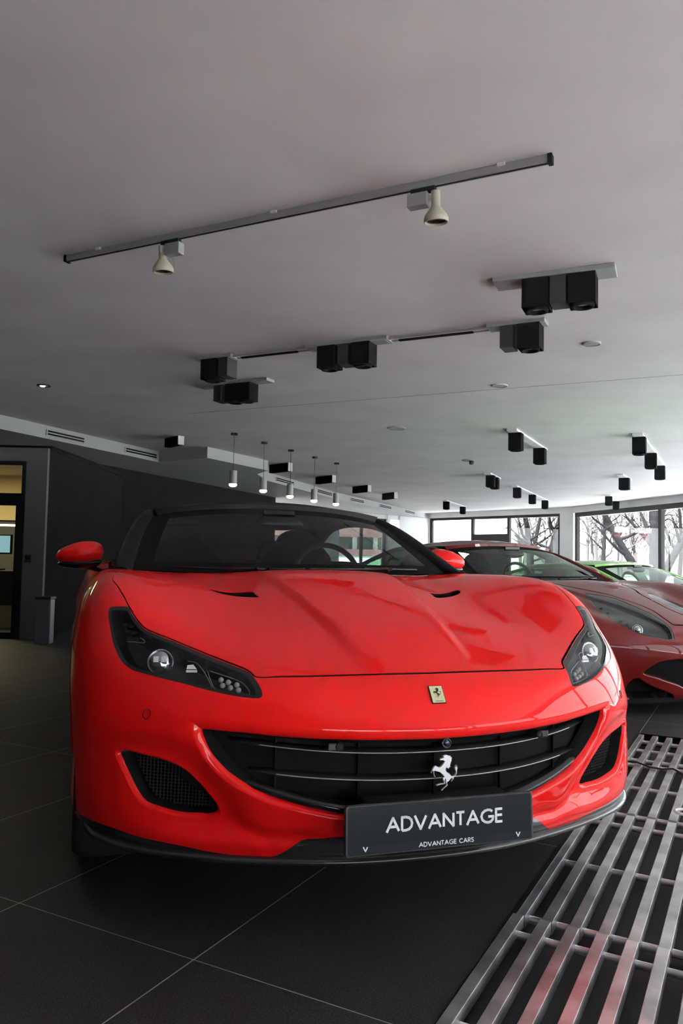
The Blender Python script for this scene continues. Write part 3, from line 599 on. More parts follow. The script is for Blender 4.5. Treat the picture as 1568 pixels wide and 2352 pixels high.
def resample(P, step, closed):
    P = [np.array(p, float) for p in P]; n = len(P); out = []
    for i in range(n if closed else n-1):
        g = lambda k: P[k % n] if closed else P[min(max(k, 0), n-1)]
        p0, p1, p2, p3 = g(i-1), g(i), g(i+1), g(i+2); m = max(1, int(np.ceil(np.linalg.norm(p2-p1)/step)))
        for j in range(m):
            t = j/m; out.append(.5*((2*p1)+(-p0+p2)*t+(2*p0-5*p1+4*p2-p3)*t*t+(-p0+3*p1-3*p2+p3)*t**3))
    if not closed: out.append(P[-1])
    return out
def inpoly(pts, poly):
    x, y = pts[:, 0], pts[:, 1]; P = np.array(poly); c = np.zeros(len(pts), bool); j = len(P)-1
    for i in range(len(P)):
        xi, yi = P[i]; xj, yj = P[j]
        if abs(yj-yi) > 1e-12: c ^= ((yi > y) != (yj > y)) & (x < (xj-xi)*(y-yi)/(yj-yi)+xi)
        j = i
    return c
def pdist(pts, poly, closed=True, sc=(1, 1)):
    P = np.array(poly)*sc; X = np.stack([pts[..., 0], pts[..., 1]], -1)*sc; best = np.full(X.shape[:-1], 1e9)
    for i in range(len(P) if closed else len(P)-1):
        a, b = P[i], P[(i+1) % len(P)]; d = b-a; t = np.clip(((X-a)@d)/max(d@d, 1e-12), 0, 1); best = np.minimum(best, np.linalg.norm(X-a-t[..., None]*d, axis=-1))
    return best
def inset(poly, d, sc=(.12, .09)):
    """move a closed uv polygon inward by d metres (approx)"""
    P = np.array(poly)*sc; n = len(P); A = .5*sum(P[i][0]*P[(i+1) % n][1]-P[(i+1) % n][0]*P[i][1] for i in range(n)); out = []
    for i in range(n):
        t = P[(i+1) % n]-P[i-1]; t /= max(np.linalg.norm(t), 1e-9); nn = np.array([-t[1], t[0]])*(1 if A > 0 else -1); out.append(P[i]+nn*d)
    for _ in range(2): out = [(out[i-1]+2*out[i]+out[(i+1) % n])/4 for i in range(n)]
    return [o/sc for o in out]

def make_regions(B, polys, step=.075):
    """triangulate the uv half domain with the polygon edges; returns verts, list of (tri, class)"""
    UM, VM = B.NC-1, B.NR-1; V = []; E_ = []
    def addv(p): V.append(Vector((float(p[0]), float(p[1])))); return len(V)-1
    border = [(u, 0) for u in np.arange(0, UM, step)]+[(UM, v) for v in np.arange(0, VM, step)]+[(u, VM) for u in np.arange(UM, 0, -step)]+[(0, v) for v in np.arange(VM, 0, -step)]
    idx = [addv(p) for p in border]; E_ += [(idx[i], idx[(i+1) % len(idx)]) for i in range(len(idx))]
    allp = []
    for name, poly in polys:
        poly = [(min(max(p[0], 0), UM), min(max(p[1], 0), VM)) for p in poly]; idx = [addv(p) for p in poly]; E_ += [(idx[i], idx[(i+1) % len(idx)]) for i in range(len(idx))]; allp.append(poly)
    us = np.arange(step/2, UM, step); vs = np.arange(step/2, VM, step); gu, gv = np.meshgrid(us, vs); gu = gu+(np.arange(len(vs)) % 2)[:, None]*step*.5
    g = np.stack([gu.ravel(), gv.ravel()], -1); g = g[(g[:, 0] < UM-.02)]
    keep = np.ones(len(g), bool)
    keep &= ~((g[:, 0] > 10.5) & ((np.arange(len(g)) % 3) != 0))
    for poly in allp:
        P = np.array(poly); lo, hi = P.min(0)-.1, P.max(0)+.1; m = np.all((g > lo) & (g < hi), 1); d = np.full(len(g), 9.); d[m] = pdist(g[m], poly); keep &= d > step*.4
    for p in g[keep]: addv(p)
    vv, ee, ff, *_ = delaunay_2d_cdt(V, E_, [], 0, 1e-5)
    uv = np.array([(p.x, p.y) for p in vv]); T = np.array([tuple(f) for f in ff]); c = uv[T].mean(1); cls = np.full(len(T), '', dtype=object); cls[:] = 'body'
    for (name, _), poly in zip(polys, allp): cls[inpoly(c, poly)] = name
    return uv, T, cls

def region_mesh(B, uv, T, name, mats, parent, side=0, off=0.0, lips=(), matfn=None):
    """side 0: both halves in one mesh; lips: list of (V, F, N, mi)"""
    used = np.unique(T); mp = -np.ones(len(uv), int); mp[used] = np.arange(len(used)); q = uv[used]; F0 = mp[T]
    P = B.F(q[:, 0], q[:, 1]); N = B.N(q[:, 0], q[:, 1]); P = P+N*off
    a, b, c = P[F0[:, 0]], P[F0[:, 1]], P[F0[:, 2]]; fn = np.cross(b-a, c-a); nv = N[F0[:, 0]]; flip = (fn*nv).sum(1) < 0; F0 = np.where(flip[:, None], F0[:, ::-1], F0)
    VV, FF, NN, MM = [], [], [], []
    cen = (q[:, 0] < 1e-6) | (q[:, 0] > B.NC-1-1e-6)
    for sd in ((-1, 1) if side == 0 else (side,)):
        base = len(VV); Pw = B.warp(P, sd); Nw = N*np.array([sd, 1, 1])
        if side == 0 and sd == 1: idm = np.where(cen, np.arange(len(q)), -1); nxt = base; ids = []
        for i in range(len(q)):
            if side == 0 and sd == 1:
                if cen[i]: ids.append(i); continue
                ids.append(len(VV))
            VV.append(Pw[i]); NN.append(Nw[i])
        for f in F0:
            f = tuple(int(k) for k in f); f = tuple(ids[k] for k in f) if (side == 0 and sd == 1) else tuple(base+k for k in f)
            FF.append(f if sd > 0 else f[::-1]); MM.append(0)
    for (v, f, n, mi) in lips:
        base = len(VV); VV += list(v); NN += list(n); FF += [tuple(base+k for k in g) for g in f]; MM += (list(mi) if hasattr(mi, '__len__') else [mi]*len(f))
    me = bpy.data.meshes.new(name); me.from_pydata([tuple(map(float, p)) for p in VV], [], FF)
    for m in (mats if isinstance(mats, (list, tuple)) else [mats]): me.materials.append(m)
    me.polygons.foreach_set('material_index', MM); me.polygons.foreach_set('use_smooth', [True]*len(FF)); me.validate()
    if len(me.vertices) == len(NN): me.normals_split_custom_set_from_vertices([tuple(map(float, n)) for n in NN])
    o = bpy.data.objects.new(name, me); COL.objects.link(o)
    if parent: o.parent = parent
    return o

def lip(B, chain, prof, closed, sides=(-1, 1), scale=None, inward_ref=None, mi=0, off=0.0, dark=0):
    """roll the edge given by the uv chain inward: prof = [(inward, depth), ...]"""
    q = np.array(chain); P = B.F(q[:, 0], q[:, 1]); N = B.N(q[:, 0], q[:, 1]); n = len(q); res = []; P = P+N*off
    T_ = np.roll(P, -1, 0)-np.roll(P, 1, 0)
    if not closed: T_[0] = P[1]-P[0]; T_[-1] = P[-1]-P[-2]
    for _ in range(2):
        Ts = (np.roll(T_, -1, 0)+np.roll(T_, 1, 0)+2*T_)/4
        if not closed: Ts[0] = T_[0]; Ts[-1] = T_[-1]
        T_ = Ts
    if not closed:      # chain ends on the centre line: tangent across it
        for k in (0, -1):
            if abs(q[k][0]) < 1e-6: T_[k] = T_[k]*np.array([1, 0, 0]) if abs(T_[k][0]) > 1e-9 else T_[k]
    I = np.cross(N, T_); I /= np.maximum(np.linalg.norm(I, axis=1, keepdims=True), 1e-9)
    ref = P.mean(0) if inward_ref is None else np.array(inward_ref, float)
    if ((ref-P)*I).sum() < 0: I = -I
    sc = np.ones(n) if scale is None else np.array([scale(*k) for k in q])
    rings = [P]+[P+I*(a*sc)[:, None]-N*(b if np.isscalar(b) else b) for a, b in prof]
    for sd in sides:
        V, F_, NN = [], [], []
        for k, r in enumerate(rings):
            w_ = B.warp(r, sd); V += list(w_); NN += [tuple(N[i]*np.array([sd, 1, 1])) if k == 0 else (0, 0, 0) for i in range(n)]
        for k in range(len(rings)-1):
            for i in range(n if closed else n-1):
                j = (i+1) % n; F_.append((k*n+i, k*n+j, (k+1)*n+j, (k+1)*n+i))
        ns = (len(rings)-1)*(n if closed else n-1); mis = [mi]*ns
        if dark: mis[-dark*(n if closed else n-1):] = [1]*(dark*(n if closed else n-1))
        # orientation: face normal should look towards inward/out
        f0 = F_[0]; a, b, c = (np.array(V[f0[0]]), np.array(V[f0[1]]), np.array(V[f0[2]])); nn = np.cross(b-a, c-a)
        want = (N[0]+I[0])*np.array([sd, 1, 1])
        if nn@want < 0: F_ = [g[::-1] for g in F_]
        res.append((V, F_, NN, mis))
    return res, rings[-1], I, N

def circ_uv(B, yc, zc, r, n=48, u0=6.2, u1=13.5):
    UU, VV = np.meshgrid(np.linspace(u0, u1, 240), np.linspace(0, 8, 160)); G = B.S(UU, VV); out = []
    for k in range(n):
        a = 2*pi*k/n; y, z = yc+r*cos(a), zc+r*sin(a)
        if z < G[0, :, 2].min()+.0: z = G[0, :, 2].min()-.1
        D = (G[..., 1]-y)**2+(G[..., 2]-z)**2; i = np.argmin(D); out.append((UU.flat[i], VV.flat[i] if z > B.G[0, 150, 2] else 0.0))
    # remove repeats
    res = [out[0]]
    for p in out[1:]:
        if abs(p[0]-res[-1][0])+abs(p[1]-res[-1][1]) > .02: res.append(p)
    return res

def wheel(parent, c, side, r=.345, wid=.25, name='wheel'):
    c = np.array(c, float); m1 = MB(); w_ = wid/2
    m1.lathe(c, [(r*.70, -w_*.9), (r*.93, -w_), (r*.985, -w_*.8), (r, -w_*.5), (r, w_*.5), (r*.985, w_*.8), (r*.93, w_), (r*.70, w_*.9)], 48, axis=(1, 0, 0))
    ty = m1.build(name, M['rubber'], parent)
    m1 = MB(); m1.lathe(c, [(r*.71, w_*.9*side), (r*.68, w_*.9*side), (r*.66, w_*.5*side), (r*.64, -w_*.8*side)], 48, axis=(1, 0, 0)); m1.build('rim', M['silver'], ty)
    m1 = MB()
    for k in range(10):
        a = 2*pi*k/10; d = np.array([0, cos(a), sin(a)]); m1.tube([c+np.array([side*w_*.75, 0, 0])+d*.03, c+np.array([side*w_*.85, 0, 0])+d*r*.68], [.02, .012], 6)
    m1.cyl(c+np.array([side*w_*.6, 0, 0]), c+np.array([side*w_*.88, 0, 0]), .035); m1.build('spokes', M['silver'], ty)
    m1 = MB(); m1.cyl(c+np.array([-.02, 0, 0]), c+np.array([.02, 0, 0]), r*.5); m1.build('brake_disc', M['alu'], ty)

def cabin(B, parent, roofm, glassm, pr=.040, wide=1.0):
    z = B.zf; Wn = lambda P: P
    sx = np.linspace(-1, 1, 41)
    def curve(pts, x):   # pts: (x,y,z) x>=0 ; interpolate as even function
        p = np.array(pts, float); a = np.abs(x); return np.stack([x, np.interp(a, p[:, 0], p[:, 1]), np.interp(a, p[:, 0], p[:, 2])], -1)
    def smooth_curve(c0, cs, pwr, xs, tot):   # parabola-like: value = c0 + (cs-c0)*|x/tot|^pwr
        return c0+(cs-c0)*np.abs(xs/tot)**pwr
    G = []
    for j, t in enumerate(np.linspace(0, 1, 17)):
        xm = (.765-.155*t**1.15)*wide; xs = sx*xm
        y = smooth_curve(1.36+.66*t, 1.56+.57*t, 2.3, xs, xm); zc = .935+.322*(t-.10*t*(1-t)*(-1)); zs = .945+.252*t+.02*t*(1-t)
        zz = smooth_curve(zc, zs, 2.4, xs, xm); G.append(np.stack([xs, y, np.vectorize(z)(zz)], -1))
    G = np.array(G)
    g = MB(); g.grid(G[2:15, 3:-3]); g.build('windscreen', glassm, parent)
    f_ = MB(); f_.grid(G[:3]); f_.grid(G[14:]); f_.grid(G[2:15, :4]); f_.grid(G[2:15, -4:]); f_.build('windscreen_border', M['blackmat'], parent)
    path = [(.775, 1.50, .925), (.745, 1.66, .99), (.715, 1.83, 1.062), (.672, 2.02, 1.140), (.628, 2.18, 1.192), (.600, 2.4, 1.215), (.590, 2.7, 1.220), (.590, 3.0, 1.195), (.610, 3.3, 1.120), (.65, 3.6, 1.02), (.70, 3.8, .95)]
    for sd in (-1, 1):
        m1 = MB(); m1.tube([(p[0]*sd*wide, p[1], z(p[2])) for p in resample(path, .06, False)], pr, 14, flat=.8); m1.build('roof_pillar', roofm, parent)
    R_ = []
    for t in np.linspace(0, 1, 15):
        y0 = 2.0+1.15*t; xm = .60*wide; xs = sx*xm; zc = 1.262+.055*sin(pi*min(t*1.1+.05, 1))-.02*t; y = smooth_curve(y0, y0+.13*(1-t), 2.3, xs, xm); R_.append(np.stack([xs, y, np.vectorize(z)(smooth_curve(zc, 1.235-.03*t**2, 2.6, xs, xm))], -1))
    R_ = np.array(R_); m1 = MB(); m1.grid(R_); R2 = R_.copy(); R2[..., 2] -= .03; R2[..., 0] *= .97; m1.grid(R2); m1.grid([R_[0], R2[0]]); m1.build('roof', roofm, parent)
    # rear window with its header, rear deck
    D_ = []
    for t in np.linspace(0, 1, 9):
        xm = (.60+.08*t)*wide; xs = sx*xm; y = 3.15+.66*t+0*xs; zc = 1.235-.25*t; D_.append(np.stack([xs, y, np.vectorize(z)(smooth_curve(zc, 1.175-.21*t, 2.6, xs, xm))], -1))
    D_ = np.array(D_); m1 = MB(); m1.grid(D_[1:, 3:-3]); m1.build('rear_window', glassm, parent); m1 = MB(); m1.grid(D_[:2]); m1.grid(D_[1:, :4]); m1.grid(D_[1:, -4:]); m1.build('rear_frame', M['gloss'], parent)
    # side windows
    for sd in (-1, 1):
        up = resample(path, .1, False); Gs = []
        for p in up:
            if p[1] < 1.55: continue
            Gs.append([np.array([sd*wide*(.80*(1-t)+p[0]*t), p[1], z(.925)*(1-t)+z(p[2])*t]) for t in (0, .5, 1)])
        m1 = MB(); m1.grid(Gs[::-1] if sd > 0 else Gs); m1.build('side_window', glassm, parent)
    # cowl and dashboard
    m1 = MB(); Cw = [np.stack([sx*.80*wide, smooth_curve(a, b, 2.3, sx*.8, .8), 0*sx+z(c)], -1) for a, b, c in ((1.25, 1.40, .925), (1.42, 1.62, .930), (1.75, 1.8, .925), (2.1, 2.1, .90), (2.15, 2.15, .62))]
    m1.grid(Cw); m1.build('dashboard', M['leather'], parent)
    m1 = MB(); m1.ell((.36, 2.02, z(.93)), (.20, .16, .06)); m1.build('instrument_hood', M['leather'], parent)
    m1 = MB(); a = np.linspace(0, 2*pi, 41); tilt = radians(22); c = np.array([.36, 2.27, z(.905)]); rr = .185
    m1.tube([c+np.array([rr*cos(k), -rr*sin(k)*sin(tilt)*(-1), rr*sin(k)*cos(tilt)]) for k in a], .015, 8, cap=False)
    m1.tube([c+np.array([-rr, 0, 0]), c+np.array([rr, 0, 0])], .014, 6); m1.tube([c, c-np.array([0, 0, rr*.95])], .014, 6); m1.ell(c, (.06, .03, .055)); m1.build('steering_wheel', M['black'], parent)
    for sx_ in (-.36, .36):
        m1 = MB(); m1.ell((sx_, 2.95, z(.88)), (.26, .13, .25), zmin=-.9); m1.ell((sx_, 2.75, z(.60)), (.27, .32, .14)); st_ = m1.build('seat', M['leather'], parent)
        m1 = MB(); m1.ell((sx_, 2.97, z(1.095)), (.135, .07, .085)); m1.build('headrest', M['leather'], st_)
        m1 = MB(); a2 = np.linspace(0, pi, 13); m1.tube([np.array([sx_+.19*cos(k)*(1 if abs(cos(k)) < .9 else 1), 3.25, z(.98)+.115*min(sin(k)*1.5, 1)]) for k in a2], .014, 8); m1.build('roll_hoop', M['gloss'], parent)
    m1 = MB(); m1.box((0, 3.5, z(.80)), (1.4, .5, .3)); m1.box((0, 2.6, z(.45)), (1.5, 2.2, .1)); m1.build('cabin_floor', M['blackmat'], parent)
    m1 = MB(); m1.ell((0, 1.93, z(1.175)), (.125, .025, .036)); m1.tube([(0, 1.93, z(1.18)), (0, 1.97, z(1.24))], .012, 6); m1.box((0, 1.99, z(1.215)), (.16, .1, .05)); m1.build('interior_mirror', M['gloss'], parent)

def wipers(B, parent):
    z = B.zf
    for x0, x1 in ((-.58, -.02), (.0, .56)):
        m1 = MB(); P = [np.array([x, 1.345+.33*(abs(x)/.8)**2.2, z(.958)+.004*sin(x*5)]) for x in np.linspace(x0, x1, 12)]; m1.tube(P, .007, 6); m1.tube([np.array([x1*.6+x0*.4, 1.30, z(.955)]), P[8], P[5]], .009, 6); m1.build('wiper', M['gloss'], parent)

def side_mirror(B, parent, side, c, paint, w_=.125, h=.062):
    c = np.array(c, float); G = []
    for s_ in np.linspace(-1, 1, 21):      # s=-1 inner, +1 outer tip
        k = (1-abs(s_)**3.2)**.45; hh = h*k*(1.0 if s_ < 0 else 1-.35*s_); dd = .085*k*(1-.25*max(s_, 0)); zc = -.012*s_
        row = []
        for a in np.linspace(0, 2*pi, 24, endpoint=False):
            ca, sa = cos(a), sin(a); row.append(c+np.array([side*w_*s_, -dd*ca*(1.0 if ca > 0 else .35)+.02*(s_**2), zc+hh*np.sign(sa)*abs(sa)**.8]))
        G.append(row)
    G = np.array(G); up = list(range(-4, 13)); m1 = MB(); m1.grid(G, closed=True); o = m1.build('side_mirror', paint, parent)
    m1 = MB(); G2 = c+(G-c)*np.array([.93, .93, .5])+np.array([0, .004, -h*.72]); m1.grid(G2, closed=True); m1.build('mirror_base', M['gloss'], o)
    m1 = MB(); m1.tube([c+np.array([-side*.03, .0, -h*1.0]), c+np.array([-side*.10, .0, -h*1.35]), c+np.array([-side*.20, .03, -h*1.15])], [.024, .02, .022], 10, flat=.5); m1.build('mirror_arm', M['gloss'], o)
    m1 = MB(); m1.ell(c+np.array([0, .035, 0]), (w_*.86, .006, h*.8)); m1.build('mirror_glass', M['chrome'], o)

# ---- the near red car ------------------------------------------------------------
yaw1 = radians(17.8); D1, Y1 = .9075, 1.9106
org1 = np.array([cos(yaw1), sin(yaw1), 0])*D1+np.array([-sin(yaw1), cos(yaw1), 0])*Y1
C1 = Body(org1, yaw1)
car = thing('car', 'bright red sports car in front with a dark roof and a black show plate', 'car', tuple(org1), yaw1)
HLp = [(249,1401),(254,1394),(266,1392),(276,1391.5),(294,1393),(300,1402),(306.5,1414),(319,1431),(332,1444),(352.5,1454),(388,1468),(434,1487),(485,1508),(523,1523),(559,1537),(574,1546),(586,1559),(597,1577),(602,1592),(600,1601),(587,1604),(549,1600),(485,1587),(421,1570),(370,1557.5),(332,1547),(306.5,1540),(289,1529),(276,1515),(266,1495),(258,1472),(252,1441),(248,1416)]
INp = [(263,1724),(270,1719),(287,1719),(323,1731),(368,1746.5),(412,1771),(448,1807),(475,1838),(494,1862),(500,1882),(492,1893),(470,1898),(448,1896),(403,1889),(359,1874),(323,1856),(301,1825),(283,1784),(270,1753),(263,1735)]
GRp = [(902,1671),(800,1671.5),(703,1669),(640,1665),(591,1659),(520,1652),(470,1648),(447,1648),(436,1653),(435,1664),(440,1690),(450,1717),(463,1745),(480,1768),(505,1793),(540,1815),(591,1839),(640,1856),(680,1866),(740,1879),(787,1885)]
hl = resample(C1.uvs(HLp), .05, True)
inl = resample(C1.uvs(INp), .06, True)
gtop = C1.uv((1018, 1669), 1); gq = C1.uvs(GRp)
gq = [np.array([0, C1.uv((1018, 1668))[1]])]+gq+[np.array([gq[-1][0]*.5, gq[-1][1]]), np.array([0, gq[-1][1]])]
gr = resample(gq, .06, False); gr[0][0] = 0; gr[-1][0] = 0
grpoly = gr+[np.array([0, v]) for v in np.linspace(gr[-1][1], gr[0][1], 30)[1:-1]]
# hood outline: centre seam -> lamp tip -> lamp inner edge -> fender seam -> cowl
s1 = [np.array([0, C1.uv((965, 1549))[1]])]+C1.uvs([(870,1551),(760,1554),(650,1556),(590,1557)])
edge = C1.uvs([(574,1546),(559,1537),(523,1523),(485,1508),(434,1487),(388,1468),(352.5,1454),(332,1444),(319,1431),(306.5,1414),(300,1402),(294,1393)])
fs = C1.uvs([(287,1378),(278,1362),(268,1346),(258,1333)]); last = fs[-1]
hoodline = s1+edge+fs+[last+np.array([.15, .35]), np.array([last[0]-.1, 10.1]), np.array([last[0]-.7, 10.9])]
hoodline = resample(hoodline, .07, False)
# push the lamp-side part slightly inboard so a shut line is left
def hood_poly(line, d):
    L_ = [np.array(p) for p in line]; out = []
    for i, p in enumerate(L_):
        a, b = L_[max(i-1, 0)]*[.12, .09], L_[min(i+1, len(L_)-1)]*[.12, .09]; t = (b-a)/max(np.linalg.norm(b-a), 1e-9); nn = np.array([-t[1], t[0]]); out.append(p+nn*d/[.12, .09])
    out[0][0] = 0
    tail = [np.array([out[-1][0], 10.93])]
    return out, out+[np.array([u, 10.93]) for u in np.linspace(out[-1][0], 0, 60)[1:]]+[np.array([0, v]) for v in np.linspace(10.93, out[0][1], 50)[1:-1]]
hA, hoodO = hood_poly(hoodline, .0005); hB, hoodI = hood_poly(hoodline, .0060)
hlin = inset(hl, .013)
SCp = C1.uvs([(984,1355.5),(1000,1353),(1020,1351),(1040,1349),(1052,1349),(1058,1352),(1054,1358),(1035,1364),(1003,1370),(993,1363)], 1); scp = resample(SCp, .05, True)
SPp = C1.uvs([(189,1868),(234,1893),(323,1923),(412,1942),(479,1956),(546,1965),(600,1969.5),(630,1966),(655,1955),(690,1937),(740,1927),(800,1922)])
spv = resample([np.array([7.9, 0.0])]+SPp[1:]+[np.array([0, SPp[-1][1]])], .07, False)
spoly = spv+[np.array([u, 0.0]) for u in np.arange(0, 7.9, .1)]
af = circ_uv(C1, .94, .345, .375); ar = circ_uv(C1, 3.61, .345, .385)

uvc = np.mean(inl, 0); msc = (.115, .10)
chan = C1.uvs([(540, 1908), (560, 1916), (620, 1930), (680, 1928)])
def disp1(u, v, P):
    X = np.stack([u, v], -1); ax = np.abs(P[..., 0]); y = P[..., 1]; z = P[..., 2]; d = 0
    # raised centre of the bonnet, bounded by two creases
    xc = .150+(y-.124)*.118; d = d+.017*(1-smst((ax-xc+.012)/.042))*smst((z-.695)/.10)*smst((1.45-y)/.4)
    # shallow valley between that crease and the wing crest
    d = d-.006*np.exp(-((ax-xc-.17)/.09)**2)*smst((z-.78)/.08)*smst((1.35-y)/.3)
    # hollow around the lower intake, open to the inboard side
    di = pdist(X, inl, True, msc); ins = inpoly(X.reshape(-1, 2), inl).reshape(u.shape) if u.ndim else False; di = np.where(ins, 0, di)
    wgt = np.clip((uvc[0]+.9-u)/1.6, 0, 1); d = d-.030*np.exp(-(di/.045)**2)*wgt
    dc = pdist(X, chan, False, msc); d = d-.016*np.exp(-(dc/.03)**2)
    # brow above the intake and wing hollow
    d = d+.006*np.exp(-((z-.545)/.03)**2)*smst((ax-.62)/.06)*smst((.92-ax)/.05)
    # bonnet outlet hollow
    sc_ = np.array(SCp).mean(0); ds = np.hypot((u-sc_[0])*.115, (v-sc_[1]-.45)*.13); d = d-.016*np.exp(-(ds/.075)**2)
    # belt crease along the side
    d = d+.010*np.exp(-((z-.70)/.04)**2)*smst((y-1.1)/.4)*smst((ax-.8)/.05)-.012*np.exp(-((z-.52)/.09)**2)*smst((y-1.3)/.5)*smst((ax-.8)/.05)
    return d
C1.disp = disp1

polys = [('splitter', spoly), ('arch', af), ('arch', ar), ('gap', hoodO), ('hood', hoodI), ('frame', hl), ('lens', hlin), ('inlet', inl), ('grille', grpoly), ('scoop', scp)]
uv1, T1, cl1 = make_regions(C1, polys)
roll = [(.004, .0015), (.0085, .006), (.012, .013), (.0135, .022), (.014, .06)]
def gscale(u, v): return 2.0 if v > 4.3 and u < 3.2 else (1.0+1.0*smst(np.array((v-3.2)/1.1)))
lips = []
r, gback, _, _ = lip(C1, gr, roll, False, scale=gscale, dark=1); lips += r
r, iback, _, _ = lip(C1, inl, roll, True, dark=2); lips += r
r, _, _, _ = lip(C1, af, [(.004, .012), (.006, .05)], True); lips += r
r, _, _, _ = lip(C1, ar, [(.004, .012), (.006, .05)], True); lips += r
r, _, _, _ = lip(C1, hA, [(.0006, .0012), (.001, .004), (.001, .03)], False, inward_ref=(0, .8, .9), dark=2); lips += r
r, _, _, _ = lip(C1, hl, [(.0008, .003), (.001, .012)], True); lips += r
region_mesh(C1, uv1, T1[cl1 == 'body'], 'body_shell', [M['paint'], M['blackmat']], car, lips=lips)
lips = []
r, _, _, _ = lip(C1, hB, [(-.0006, .0012), (-.001, .004), (-.001, .03)], False, inward_ref=(0, .8, .9), dark=2); lips += r
r, sback, _, _ = lip(C1, scp, [(.002, .003), (.003, .012), (.003, .05)], True, dark=2); lips += r
hood = region_mesh(C1, uv1, T1[cl1 == 'hood'], 'bonnet', [M['paint'], M['blackmat']], car, lips=lips)
for sd in (-1, 1):
    m1 = MB(); Pb = C1.warp(sback, sd); c = Pb.mean(0); m1.add(list(Pb)+[c], [(i, (i+1) % len(Pb), len(Pb)) for i in range(len(Pb))]); m1.build('outlet_floor', M['blackmat'], hood)
# dark liner and box under the shell, added to block light
m1 = MB(); Uq, Vq = np.meshgrid(np.linspace(0, 8, 60), np.linspace(6.2, 10.9, 60)); Pl = C1.F(Uq, Vq)-C1.N(Uq, Vq)*.085
for sd in (-1, 1): m1.grid(C1.warp(Pl, sd))
m1.build('light_block_liner', M['blackmat'], car)
m1 = MB(); m1.box((0, 2.45, .30), (1.2, 3.7, .26)); m1.box((0, .62, .27), (.7, .5, .08)); m1.build('underbody', M['blackmat'], car)
# splitter
lips = []
e0 = [np.array([u, 0.0]) for u in np.arange(0, 6.7, .12)]
q = np.array(e0); P0 = C1.F(q[:, 0], q[:, 1]); Nn = C1.N(q[:, 0], q[:, 1]); Nh = Nn*np.array([1, 1, 0]); Nh /= np.linalg.norm(Nh, axis=1, keepdims=True)
fade = np.clip((6.7-q[:, 0])/.8, .1, 1)[:, None]
for sd in (-1, 1):
    rings = [P0+np.array([0, 0, .012]), P0+Nh*.012*fade+np.array([0, 0, .009]), P0+Nh*.020*fade+np.array([0, 0, .003]), P0+Nh*.021*fade-np.array([0, 0, .004]), P0+Nh*.012*fade-np.array([0, 0, .012]), P0-Nh*.12-np.array([0, 0, .012])]
    V = [p for r_ in rings for p in C1.warp(r_, sd)]; n = len(q); F_ = [(k*n+i, k*n+i+1, (k+1)*n+i+1, (k+1)*n+i) for k in range(5) for i in range(n-1)]
    if sd > 0: F_ = [g[::-1] for g in F_]
    lips.append((V, F_, [(0, 0, 0)]*len(V), 0))
region_mesh(C1, uv1, T1[cl1 == 'splitter'], 'splitter', [M['carbon']], car, lips=lips)
